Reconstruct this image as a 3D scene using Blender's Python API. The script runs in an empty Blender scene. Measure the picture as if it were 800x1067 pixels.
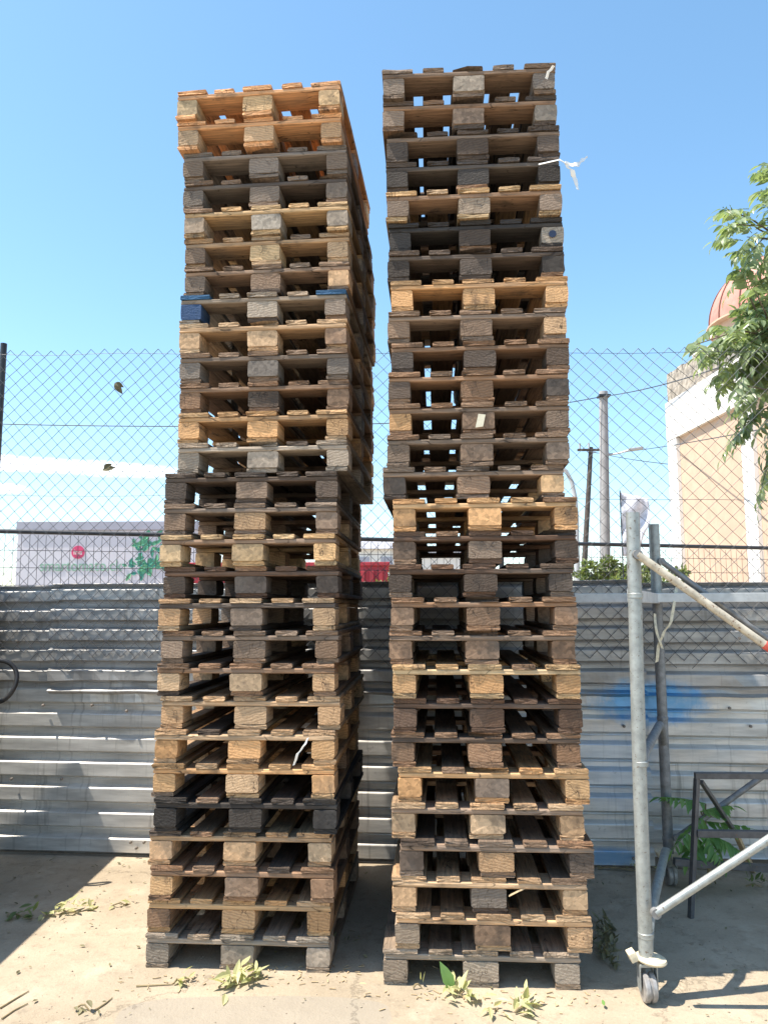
import bpy, bmesh, math, random
from mathutils import Vector, Matrix, noise as mnoise

R = math.radians
rnd = random.Random(7)
sc = bpy.context.scene
col = sc.collection

# ---------------------------------------------------------------- camera
F_PX, PITCH, ROLL, CAM_H = 819.23, R(6.9356), R(0.2315), 1.5402


def at(px, py, Y=None, Z=None):
    """world point seen at photograph position (800 x 1067) on the plane y=Y or z=Z"""
    c, s = math.cos(PITCH), math.sin(PITCH)
    a, b = (px - 400) / F_PX, (533.5 - py) / F_PX
    cr, sr = math.cos(ROLL), math.sin(ROLL)
    a, b = cr * a + sr * b, -sr * a + cr * b
    d = Vector((a, c - b * s, s + b * c))
    t = Y / d.y if Y is not None else (Z - CAM_H) / d.z
    return d * t + Vector((0, 0, CAM_H))


cam_d = bpy.data.cameras.new('camera')
cam = bpy.data.objects.new('camera', cam_d)
col.objects.link(cam)
cam_d.sensor_fit = 'HORIZONTAL'
cam_d.sensor_width = 36
cam_d.lens = F_PX / 800 * 36
cam_d.clip_start = 0.05
cam_d.clip_end = 3000
cam.matrix_world = Matrix.Translation((0, 0, CAM_H)) @ Matrix.Rotation(R(90) + PITCH, 4, 'X') @ Matrix.Rotation(-ROLL, 4, 'Z')
sc.camera = cam

# ---------------------------------------------------------------- light
EL, AZ = R(65), R(11)          # sun high on the left, a little in front of the pallet faces
to_sun = Vector((-math.cos(EL) * math.cos(AZ), -math.cos(EL) * math.sin(AZ), math.sin(EL)))
sun_d = bpy.data.lights.new('sun', 'SUN')
sun_d.energy = 5.0
sun_d.angle = R(0.5)
sun_d.color = (1.0, 0.92, 0.80)
sun = bpy.data.objects.new('sun', sun_d)
sun.rotation_euler = to_sun.to_track_quat('Z', 'Y').to_euler()
sun.location = (-6, -2, 12)
col.objects.link(sun)

world = bpy.data.worlds.new('World')
sc.world = world
world.use_nodes = True
wn = world.node_tree
wn.nodes.clear()


def N(tree, kind, **kw):
    n = tree.nodes.new(kind)
    for k, v in kw.items():
        if k.startswith('i_'):
            key = k[2:]
            n.inputs[int(key) if key.isdigit() else key].default_value = v
        else:
            setattr(n, k, v)
    return n


def math_n(tree, op, a, b=None, c=None, clamp=False):
    n = tree.nodes.new('ShaderNodeMath')
    n.operation = op
    n.use_clamp = clamp
    for i, v in enumerate((a, b, c)):
        if v is None:
            continue
        if isinstance(v, (int, float)):
            n.inputs[i].default_value = v
        else:
            tree.links.new(v, n.inputs[i])
    return n.outputs[0]


def mix_c(tree, fac, a, b, blend='MIX'):
    n = tree.nodes.new('ShaderNodeMix')
    n.data_type = 'RGBA'
    n.blend_type = blend
    n.clamp_factor = True
    for sock, v in ((n.inputs[0], fac), (n.inputs[6], a), (n.inputs[7], b)):
        if isinstance(v, (int, float)):
            sock.default_value = v
        elif isinstance(v, (tuple, list)):
            sock.default_value = tuple(v) + ((1,) if len(v) == 3 else ())
        else:
            tree.links.new(v, sock)
    return n.outputs[2]


def maprange(tree, v, a, b, c=0.0, d=1.0, smooth=True):
    n = tree.nodes.new('ShaderNodeMapRange')
    n.interpolation_type = 'SMOOTHSTEP' if smooth else 'LINEAR'
    tree.links.new(v, n.inputs[0])
    for i, x in zip((1, 2, 3, 4), (a, b, c, d)):
        n.inputs[i].default_value = x
    return n.outputs[0]


sky = N(wn, 'ShaderNodeTexSky', sky_type='NISHITA', sun_disc=False, sun_elevation=EL,
        sun_rotation=math.atan2(to_sun.x, to_sun.y), altitude=200, air_density=1.0, dust_density=0.6, ozone_density=1.6)
tcw = N(wn, 'ShaderNodeTexCoord')
sepw = N(wn, 'ShaderNodeSeparateXYZ')
wn.links.new(tcw.outputs['Generated'], sepw.inputs[0])
azi = math_n(wn, 'ARCTAN2', sepw.outputs[0], sepw.outputs[1])
ele = math_n(wn, 'ARCSINE', sepw.outputs[2])
comb = N(wn, 'ShaderNodeCombineXYZ')
wn.links.new(azi, comb.inputs[0])
wn.links.new(math_n(wn, 'MULTIPLY', ele, 3.0), comb.inputs[1])
nz = N(wn, 'ShaderNodeTexNoise', i_Scale=9.0, i_Detail=8.0, i_Roughness=0.55)
wn.links.new(comb.outputs[0], nz.inputs['Vector'])


def bank(e0, eh, a0, ah, k):
    """a long flat cloud round elevation e0, azimuth a0"""
    de = math_n(wn, 'DIVIDE', math_n(wn, 'SUBTRACT', ele, e0), eh)
    da = math_n(wn, 'DIVIDE', math_n(wn, 'SUBTRACT', azi, a0), ah)
    q = math_n(wn, 'ADD', math_n(wn, 'POWER', math_n(wn, 'ABSOLUTE', de), 2.0), math_n(wn, 'POWER', math_n(wn, 'ABSOLUTE', da), 4.0))
    v = math_n(wn, 'SUBTRACT', math_n(wn, 'ADD', math_n(wn, 'MULTIPLY', nz.outputs[0], 2.4), -0.15), q)
    return math_n(wn, 'MULTIPLY', maprange(wn, v, -0.05, 1.05), k)


cl = math_n(wn, 'MAXIMUM', bank(R(9.55), R(0.62), R(-23), R(9.5), 0.9), bank(R(7.9), R(0.35), R(-27), R(2.6), 0.75))
cl = math_n(wn, 'MAXIMUM', cl, bank(R(7.0), R(0.5), R(48), R(22), 0.8))
skyc = mix_c(wn, cl, sky.outputs[0], (7.4, 7.6, 7.9))
hsv = N(wn, 'ShaderNodeHueSaturation', i_Hue=0.487, i_Saturation=1.08, i_Value=1.2)
wn.links.new(skyc, hsv.inputs['Color'])
bg = N(wn, 'ShaderNodeBackground', i_Strength=0.13)
wn.links.new(hsv.outputs[0], bg.inputs[0])
wo = N(wn, 'ShaderNodeOutputWorld')
wn.links.new(bg.outputs[0], wo.inputs[0])

sc.view_settings.view_transform = 'Standard'
sc.view_settings.look = 'None'
sc.view_settings.exposure = 0.92
sc.view_settings.gamma = 1
sc.render.engine = 'CYCLES'
sc.cycles.max_bounces = 6
sc.cycles.diffuse_bounces = 3
sc.cycles.use_denoising = True

# ---------------------------------------------------------------- materials
MATS = {}


def new_mat(name):
    m = bpy.data.materials.new(name)
    m.use_nodes = True
    t = m.node_tree
    t.nodes.clear()
    out = t.nodes.new('ShaderNodeOutputMaterial')
    p = t.nodes.new('ShaderNodeBsdfPrincipled')
    t.links.new(p.outputs[0], out.inputs[0])
    MATS[name] = m
    return m, t, p, out


def bump(t, p, h, strength=0.4, dist=0.004):
    b = N(t, 'ShaderNodeBump', i_Strength=strength, i_Distance=dist)
    t.links.new(h, b.inputs['Height'])
    t.links.new(b.outputs[0], p.inputs['Normal'])


def wood_material(name, chip=False, paint=None, inner_shade=0.0):
    m, t, p, out = new_mat(name)
    L = t.links.new
    tc = t.nodes.new('ShaderNodeTexCoord')
    oi = t.nodes.new('ShaderNodeObjectInfo')
    off = N(t, 'ShaderNodeVectorMath', operation='SCALE')
    off.inputs[0].default_value = (37.1, 53.3, 71.7)
    L(oi.outputs['Random'], off.inputs[3])
    add = N(t, 'ShaderNodeVectorMath', operation='ADD')
    L(tc.outputs['Object'], add.inputs[0])
    L(off.outputs[0], add.inputs[1])
    mp = N(t, 'ShaderNodeMapping')
    mp.inputs['Scale'].default_value = (5, 80, 80) if not chip else (34, 34, 34)
    L(add.outputs[0], mp.inputs[0])
    grain = N(t, 'ShaderNodeTexNoise', i_Scale=1.0, i_Detail=5.0, i_Roughness=0.65, i_Distortion=0.6)
    L(mp.outputs[0], grain.inputs['Vector'])
    stain = N(t, 'ShaderNodeTexNoise', i_Scale=9.0, i_Detail=5.0, i_Roughness=0.6)
    L(add.outputs[0], stain.inputs['Vector'])
    blot = N(t, 'ShaderNodeTexNoise', i_Scale=3.0, i_Detail=3.0, i_Roughness=0.5)
    L(add.outputs[0], blot.inputs['Vector'])
    base = oi.outputs['Color']
    if chip:
        vor = N(t, 'ShaderNodeTexVoronoi', i_Scale=2.2)
        L(mp.outputs[0], vor.inputs['Vector'])
        bw = N(t, 'ShaderNodeRGBToBW')
        L(vor.outputs['Color'], bw.inputs[0])
        g = math_n(t, 'ADD', math_n(t, 'MULTIPLY', bw.outputs[0], 0.6), math_n(t, 'MULTIPLY', grain.outputs[0], 0.4))
        lo, hi = 0.42, 1.45
    else:
        g = maprange(t, grain.outputs[0], 0.3, 0.72)
        lo, hi = 0.62, 1.22
    dark = mix_c(t, 1.0, base, (lo, lo, lo), 'MULTIPLY')
    lite = mix_c(t, 1.0, base, (hi, hi * 0.98, hi * 0.95), 'MULTIPLY')
    c = mix_c(t, g, dark, lite)
    # dirt: dark weather stains with their own shapes
    s = maprange(t, stain.outputs[0], 0.52, 0.74)
    c = mix_c(t, math_n(t, 'MULTIPLY', s, 0.62), c, (0.055, 0.045, 0.038))
    gr = maprange(t, blot.outputs[0], 0.48, 0.70)
    c = mix_c(t, math_n(t, 'MULTIPLY', gr, 0.40), c, (0.20, 0.175, 0.15))
    if inner_shade:  # long faces darkened: shade inside the pallet openings put into the colour
        c = mix_c(t, 1.0, c, (1 - inner_shade, 1 - inner_shade * 1.05, 1 - inner_shade * 1.1), 'MULTIPLY')
    # end grain: saw-cut ends are darker and ringed
    geo = t.nodes.new('ShaderNodeNewGeometry')
    vt = N(t, 'ShaderNodeVectorTransform', vector_type='NORMAL', convert_from='WORLD', convert_to='OBJECT')
    L(geo.outputs['Normal'], vt.inputs[0])
    sp = t.nodes.new('ShaderNodeSeparateXYZ')
    L(vt.outputs[0], sp.inputs[0])
    endf = maprange(t, math_n(t, 'ABSOLUTE', sp.outputs[0]), 0.75, 0.92)
    h = g
    if not chip:
        mp2 = N(t, 'ShaderNodeMapping')
        mp2.inputs['Scale'].default_value = (3, 15, 27)
        L(add.outputs[0], mp2.inputs[0])
        wv = N(t, 'ShaderNodeTexWave', wave_type='RINGS', i_Scale=1.0, i_Distortion=7.0, i_Detail=4.0)
        wv.inputs['Detail Scale'].default_value = 1.6
        L(mp2.outputs[0], wv.inputs['Vector'])
        e1 = mix_c(t, wv.outputs['Fac'], mix_c(t, 1.0, base, (0.74, 0.70, 0.66), 'MULTIPLY'), mix_c(t, 1.0, base, (1.12, 1.10, 1.06), 'MULTIPLY'))
        e1 = mix_c(t, math_n(t, 'MULTIPLY', s, 0.7), e1, (0.05, 0.042, 0.036))
        c = mix_c(t, math_n(t, 'MULTIPLY', endf, 0.72), c, e1)
        h = math_n(t, 'ADD', g, math_n(t, 'MULTIPLY', math_n(t, 'MULTIPLY', wv.outputs['Fac'], endf), 0.3))
    ck = N(t, 'ShaderNodeTexNoise', i_Scale=1.0, i_Detail=2.0, i_Roughness=0.5)
    mpc = N(t, 'ShaderNodeMapping')
    mpc.inputs['Scale'].default_value = (3.0, 16.0, 9.0)
    L(add.outputs[0], mpc.inputs[0])
    L(mpc.outputs[0], ck.inputs['Vector'])
    crk = maprange(t, math_n(t, 'ABSOLUTE', math_n(t, 'SUBTRACT', ck.outputs[0], 0.5)), 0.011, 0.0)
    crk = math_n(t, 'MULTIPLY', crk, maprange(t, stain.outputs[0], 0.42, 0.6))
    c = mix_c(t, math_n(t, 'MULTIPLY', crk, 0.0 if chip else 0.8), c, (0.03, 0.022, 0.018))
    h = math_n(t, 'SUBTRACT', h, math_n(t, 'MULTIPLY', crk, 0.0 if chip else 1.2))
    if paint:
        # sprayed paint on the end that faces out, ragged edge
        sx = t.nodes.new('ShaderNodeSeparateXYZ')
        L(tc.outputs['Object'], sx.inputs[0])
        e = math_n(t, 'ADD', sx.outputs[0], math_n(t, 'MULTIPLY', stain.outputs[0], 0.10))
        pm = maprange(t, e, paint[1] + 0.05, paint[1] + 0.03)
        c = mix_c(t, math_n(t, 'MULTIPLY', pm, 0.9), c, paint[0])
    L(c, p.inputs['Base Color'])
    p.inputs['Roughness'].default_value = 0.85
    p.inputs['Specular IOR Level'].default_value = 0.25
    bump(t, p, h, 0.75 if chip else 0.55, 0.004)
    return m


M_WOOD = wood_material('weathered_timber')
M_DECK = wood_material('deck_timber_inner_shade', inner_shade=0.40)  # deck and base boards, with painted shade so the openings look dark
M_CHIP = wood_material('pressed_chip_block', chip=True)
M_BLUEB = wood_material('timber_with_blue_paint', paint=((0.02, 0.07, 0.17), 0.30))
M_BLUEE = wood_material('timber_with_blue_end', paint=((0.012, 0.09, 0.20), -0.50))


def plain(name, c, rough=0.6, metal=0.0, var=0.25, scale=12, spec=0.5, bumps=0.0, dirt=None):
    m, t, p, out = new_mat(name)
    tc = t.nodes.new('ShaderNodeTexCoord')
    nzz = N(t, 'ShaderNodeTexNoise', i_Scale=float(scale), i_Detail=6.0, i_Roughness=0.62)
    t.links.new(tc.outputs['Object'], nzz.inputs['Vector'])
    f = maprange(t, nzz.outputs[0], 0.3, 0.7)
    a = tuple(x * (1 - var) for x in c)
    b = tuple(min(1, x * (1 + var)) for x in c)
    cc = mix_c(t, f, a, b)
    if dirt:
        n2 = N(t, 'ShaderNodeTexNoise', i_Scale=float(scale) * 2.7, i_Detail=4.0, i_Roughness=0.7)
        t.links.new(tc.outputs['Object'], n2.inputs['Vector'])
        cc = mix_c(t, maprange(t, n2.outputs[0], dirt[1], dirt[1] + 0.08), cc, dirt[0])
    t.links.new(cc, p.inputs['Base Color'])
    p.inputs['Roughness'].default_value = rough
    p.inputs['Metallic'].default_value = metal
    p.inputs['Specular IOR Level'].default_value = spec
    if bumps:
        bump(t, p, nzz.outputs[0], bumps, 0.01)
    return m


M_GALV_PIPE = plain('galvanised_pipe', (0.32, 0.34, 0.33), 0.45, 0.35, 0.16, 30, dirt=((0.15, 0.11, 0.08), 0.60))
M_CREAMPIPE = plain('cream_rusty_pipe', (0.52, 0.46, 0.36), 0.55, 0.1, 0.2, 22, dirt=((0.20, 0.10, 0.05), 0.57))
M_DARK_PIPE = plain('weathered_dark_pipe', (0.23, 0.23, 0.23), 0.55, 0.3, 0.25, 25, dirt=((0.16, 0.09, 0.05), 0.64))
M_CREAM = plain('cream_painted_steel', (0.66, 0.58, 0.42), 0.5, 0.0, 0.15, 40, dirt=((0.20, 0.11, 0.05), 0.64))
M_WHEEL = plain('grey_caster_wheel', (0.30, 0.29, 0.28), 0.4, 0.2, 0.2, 60)
M_RED = plain('red_band_paint', (0.62, 0.10, 0.07), 0.5, 0, 0.15, 30)
M_WIRE = plain('zinc_wire', (0.085, 0.09, 0.10), 0.55, 0.35, 0.15, 15)
M_BLACK = plain('black_painted_steel', (0.025, 0.028, 0.035), 0.5, 0.0, 0.3, 15)
M_RUBBER = plain('black_rubber', (0.02, 0.02, 0.022), 0.5, 0.0, 0.3, 15)
M_WHITEP = plain('white_plastic_strip', (0.80, 0.80, 0.78), 0.45, 0, 0.06, 30)
M_PAPER = plain('pale_paper', (0.72, 0.66, 0.50), 0.8, 0, 0.08, 60)
M_ROPE = plain('cream_cloth_strip', (0.62, 0.56, 0.42), 0.85, 0, 0.2, 60)
M_TAN = plain('tan_render', (0.58, 0.42, 0.31), 0.9, 0, 0.07, 3, 0.2, 0.2)
M_WHITEW = plain('white_render', (0.78, 0.76, 0.73), 0.9, 0, 0.05, 3, 0.2, 0.15)
M_STONE = plain('grey_rubble_stone', (0.36, 0.32, 0.27), 0.95, 0, 0.45, 7, 0.2, 0.9)
M_TILE = plain('terracotta_dome', (0.55, 0.24, 0.19), 0.7, 0, 0.15, 4)
M_SEAM = plain('dark_dome_seam', (0.16, 0.07, 0.05), 0.7, 0, 0.15, 4)
M_CONC = plain('grey_concrete_pole', (0.34, 0.33, 0.33), 0.9, 0, 0.18, 3, 0.3, 0.3)
M_OLDWOOD = plain('old_dark_pole_wood', (0.085, 0.07, 0.06), 0.9, 0, 0.3, 9)
M_LAMP = plain('pale_grey_lamp_steel', (0.50, 0.51, 0.52), 0.5, 0.2, 0.08, 5)
M_CABLE = plain('dark_cable', (0.05, 0.06, 0.075), 0.6, 0, 0.2, 3)
M_LILAC = plain('pale_lilac_panel', (0.62, 0.60, 0.64), 0.6, 0, 0.05, 2)
M_GREYB = plain('grey_panel_edge', (0.38, 0.38, 0.44), 0.6, 0, 0.08, 2)
M_PINK = plain('pink_print', (0.62, 0.06, 0.16), 0.5, 0, 0.06, 8)
M_GREENT = plain('pale_green_print', (0.26, 0.44, 0.33), 0.6, 0, 0.08, 8)
M_GREENL = plain('teal_leaf_print', (0.06, 0.36, 0.25), 0.6, 0, 0.35, 6)
M_REDC = plain('red_container_paint', (0.50, 0.045, 0.06), 0.55, 0, 0.2, 3)
M_GREYROOF = plain('grey_roof_sheet', (0.34, 0.34, 0.37), 0.7, 0, 0.2, 2)
M_FLAG = plain('white_flag_cloth', (0.62, 0.62, 0.68), 0.8, 0, 0.22, 14)
M_SHEETPL = plain('steel_ledger', (0.52, 0.53, 0.53), 0.5, 0.3, 0.12, 14, dirt=((0.18, 0.15, 0.12), 0.66))
M_BARK = plain('bark', (0.15, 0.115, 0.085), 0.95, 0, 0.4, 14, 0.2, 0.8)
M_STEM = plain('dry_stem', (0.26, 0.20, 0.11), 0.9, 0, 0.25, 30)
M_TRESTLE = plain('dark_trestle_steel', (0.10, 0.10, 0.105), 0.5, 0.3, 0.25, 20, dirt=((0.17, 0.10, 0.06), 0.62))
M_RAWWOOD = plain('raw_wood_strut', (0.46, 0.34, 0.20), 0.85, 0, 0.25, 30)
M_CABINET = plain('cabinet_green_grey', (0.20, 0.22, 0.21), 0.5, 0.1, 0.15, 6)
M_BASEC = plain('dirty_concrete_footing', (0.24, 0.21, 0.18), 0.95, 0, 0.35, 9, 0.2, 0.6)
M_GRIT = plain('pale_grit', (0.33, 0.27, 0.20), 0.95, 0, 0.4, 9)
M_INK = plain('blue_ink', (0.03, 0.045, 0.09), 0.7, 0, 0.1, 30)


def leaf_material(name, c1, c2, trans=0.3, rough=0.45):
    m, t, p, out = new_mat(name)
    geo = t.nodes.new('ShaderNodeNewGeometry')
    c = mix_c(t, geo.outputs['Random Per Island'], c1, c2)
    t.links.new(c, p.inputs['Base Color'])
    p.inputs['Roughness'].default_value = rough
    tr = t.nodes.new('ShaderNodeBsdfTranslucent')
    t.links.new(mix_c(t, 1.0, c, (1.5, 1.6, 0.8), 'MULTIPLY'), tr.inputs[0])
    mx = N(t, 'ShaderNodeMixShader', i_0=trans)
    t.links.new(p.outputs[0], mx.inputs[1])
    t.links.new(tr.outputs[0], mx.inputs[2])
    t.links.new(mx.outputs[0], out.inputs[0])
    return m


M_LPRINT = leaf_material('green_leaf_print', (0.03, 0.24, 0.20), (0.16, 0.46, 0.22), 0.0, 0.6)
M_LEAF = leaf_material('fresh_tree_leaf', (0.115, 0.165, 0.08), (0.32, 0.38, 0.22), 0.36, 0.30)
M_LEAF2 = leaf_material('bright_plant_leaf', (0.10, 0.23, 0.06), (0.22, 0.37, 0.12), 0.4, 0.4)
M_BUSH = leaf_material('bush_leaf', (0.06, 0.10, 0.032), (0.22, 0.26, 0.09), 0.3, 0.5)
M_YBUSH = leaf_material('yellowish_bush_leaf', (0.14, 0.14, 0.04), (0.30, 0.27, 0.09), 0.25, 0.55)
M_WILT = leaf_material('wilted_leaf', (0.33, 0.34, 0.16), (0.60, 0.56, 0.34), 0.3, 0.6)
M_DRY = leaf_material('dry_grey_leaf', (0.10, 0.095, 0.05), (0.26, 0.23, 0.13), 0.2, 0.7)

# ---- corrugated sheet: zinc, dull patches, runs of dirt
WALL_YAW = R(-5.46)
WU = Vector((math.cos(WALL_YAW), math.sin(WALL_YAW), 0))
WN = Vector((math.sin(WALL_YAW), -math.cos(WALL_YAW), 0))     # out of the wall, towards the yard
W0 = Vector((0, 4.99, 0))


def wall_at(px, py, off=0.0):
    """(u, z) on the wall plane (moved off metres towards the yard)"""
    c = Vector((0, 0, CAM_H))
    d = at(px, py, Y=1.0) - c
    o = W0 + WN * off
    k = (o - c).dot(WN) / d.dot(WN)
    q = c + d * k
    return (q - W0).dot(WU), q.z


def galv(name, c, rough, paint=False):
    m, t, p, out = new_mat(name)
    L = t.links.new
    tc = t.nodes.new('ShaderNodeTexCoord')
    mp = N(t, 'ShaderNodeMapping')
    mp.inputs['Scale'].default_value = (1.2, 1.0, 9.0)
    L(tc.outputs['Object'], mp.inputs[0])
    n1 = N(t, 'ShaderNodeTexNoise', i_Scale=1.6, i_Detail=6.0, i_Roughness=0.6)
    L(mp.outputs[0], n1.inputs['Vector'])
    n2 = N(t, 'ShaderNodeTexNoise', i_Scale=11.0, i_Detail=6.0, i_Roughness=0.7)
    L(tc.outputs['Object'], n2.inputs['Vector'])
    mp3 = N(t, 'ShaderNodeMapping')
    mp3.inputs['Scale'].default_value = (26.0, 1.0, 1.6)
    L(tc.outputs['Object'], mp3.inputs[0])
    n3 = N(t, 'ShaderNodeTexNoise', i_Scale=1.0, i_Detail=4.0, i_Roughness=0.6)
    L(mp3.outputs[0], n3.inputs['Vector'])
    f = maprange(t, n1.outputs[0], 0.3, 0.7)
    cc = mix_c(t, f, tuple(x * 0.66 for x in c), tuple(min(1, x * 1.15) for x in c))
    cc = mix_c(t, math_n(t, 'MULTIPLY', maprange(t, n3.outputs[0], 0.54, 0.72), 0.5), cc, (0.17, 0.16, 0.145))
    cc = mix_c(t, math_n(t, 'MULTIPLY', maprange(t, n2.outputs[0], 0.62, 0.72), 0.45), cc, (0.15, 0.13, 0.11))
    if paint:
        # blue spray mist, an elongated cloud on the right of the wall
        sp = t.nodes.new('ShaderNodeSeparateXYZ')
        L(tc.outputs['Object'], sp.inputs[0])
        (u0, z0), (u1, z1) = wall_at(614, 748), wall_at(738, 712)

        def blob(uc, zc, ru, rz, k):
            a = math_n(t, 'DIVIDE', math_n(t, 'SUBTRACT', sp.outputs[0], uc), ru)
            b = math_n(t, 'DIVIDE', math_n(t, 'SUBTRACT', sp.outputs[2], zc), rz)
            d = math_n(t, 'ADD', math_n(t, 'MULTIPLY', a, a), math_n(t, 'MULTIPLY', b, b))
            d = math_n(t, 'ADD', d, math_n(t, 'MULTIPLY', math_n(t, 'SUBTRACT', n2.outputs[0], 0.5), 1.6))
            return math_n(t, 'MULTIPLY', maprange(t, d, 1.1, 0.1), k)
        b1 = blob((u0 + u1) / 2, (z0 + z1) / 2 - 0.01, (u1 - u0) * 0.58, 0.155, 0.80)
        ub, zb = wall_at(634, 893)
        b2 = blob(ub, zb, 0.22, 0.06, 0.6)
        ub, zb = wall_at(640, 800)
        b3 = blob(ub, zb, 0.35, 0.30, 0.28)
        cc = mix_c(t, math_n(t, 'MAXIMUM', b1, math_n(t, 'MAXIMUM', b2, b3)), cc, (0.04, 0.30, 0.62))
    L(cc, p.inputs['Base Color'])
    p.inputs['Metallic'].default_value = 0.3
    L(maprange(t, n2.outputs[0], 0.3, 0.7, rough - 0.08, rough + 0.1), p.inputs['Roughness'])
    bump(t, p, n2.outputs[0], 0.10, 0.01)
    return m


# ---- yard: dusty concrete
def ground_material():
    m, t, p, out = new_mat('dusty_concrete')
    L = t.links.new
    tc = t.nodes.new('ShaderNodeTexCoord')
    o = tc.outputs['Object']
    n1 = N(t, 'ShaderNodeTexNoise', i_Scale=1.7, i_Detail=8.0, i_Roughness=0.62)
    n2 = N(t, 'ShaderNodeTexNoise', i_Scale=14.0, i_Detail=8.0, i_Roughness=0.7)
    n3 = N(t, 'ShaderNodeTexNoise', i_Scale=90.0, i_Detail=3.0, i_Roughness=0.7)
    n4 = N(t, 'ShaderNodeTexNoise', i_Scale=4.3, i_Detail=5.0, i_Roughness=0.6)
    for n in (n1, n2, n3, n4):
        L(o, n.inputs['Vector'])
    c = mix_c(t, maprange(t, n1.outputs[0], 0.3, 0.7), (0.31, 0.255, 0.185), (0.42, 0.35, 0.26))
    c = mix_c(t, math_n(t, 'MULTIPLY', maprange(t, n2.outputs[0], 0.5, 0.72), 0.6), c, (0.22, 0.18, 0.135))
    c = mix_c(t, math_n(t, 'MULTIPLY', maprange(t, n4.outputs[0], 0.56, 0.66), 0.35), c, (0.50, 0.43, 0.33))
    c = mix_c(t, math_n(t, 'MULTIPLY', maprange(t, n3.outputs[0], 0.55, 0.75), 0.35), c, (0.55, 0.48, 0.38))
    c = mix_c(t, math_n(t, 'MULTIPLY', maprange(t, n3.outputs[0], 0.42, 0.28), 0.5), c, (0.17, 0.14, 0.11))
    # smooth grey patch of newer cement in front of the left stack
    sp = t.nodes.new('ShaderNodeSeparateXYZ')
    L(o, sp.inputs[0])
    wob = math_n(t, 'MULTIPLY', math_n(t, 'SUBTRACT', n4.outputs[0], 0.5), 0.35)

    def patch(cx, cy, rx, ry):
        a = math_n(t, 'DIVIDE', math_n(t, 'SUBTRACT', sp.outputs[0], cx), rx)
        b = math_n(t, 'DIVIDE', math_n(t, 'SUBTRACT', sp.outputs[1], cy), ry)
        d = math_n(t, 'ADD', math_n(t, 'POWER', math_n(t, 'ABSOLUTE', a), 3.0), math_n(t, 'POWER', math_n(t, 'ABSOLUTE', b), 3.0))
        return maprange(t, math_n(t, 'ADD', d, wob), 1.04, 0.96)
    pm = patch(-0.50, 3.20, 0.52, 0.15)
    c = mix_c(t, math_n(t, 'MULTIPLY', pm, 0.75), c, (0.30, 0.265, 0.215))
    # cracks
    vo = N(t, 'ShaderNodeTexVoronoi', feature='DISTANCE_TO_EDGE', i_Scale=0.75)
    wv = N(t, 'ShaderNodeVectorMath', operation='ADD')
    sc2 = N(t, 'ShaderNodeVectorMath', operation='SCALE', i_3=0.25)
    L(n2.outputs['Color'], sc2.inputs[0])
    L(o, wv.inputs[0])
    L(sc2.outputs[0], wv.inputs[1])
    L(wv.outputs[0], vo.inputs['Vector'])
    crack = maprange(t, vo.outputs[0], 0.006, 0.0)
    c = mix_c(t, math_n(t, 'MULTIPLY', crack, 0.22), c, (0.12, 0.095, 0.07))
    L(c, p.inputs['Base Color'])
    p.inputs['Roughness'].default_value = 0.92
    p.inputs['Specular IOR Level'].default_value = 0.2
    hh = math_n(t, 'ADD', math_n(t, 'MULTIPLY', n2.outputs[0], 1.0), math_n(t, 'MULTIPLY', n3.outputs[0], 0.30))
    hh = math_n(t, 'SUBTRACT', hh, math_n(t, 'MULTIPLY', crack, 0.15))
    bump(t, p, hh, 0.75, 0.011)
    return m


M_GROUND = ground_material()


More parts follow.
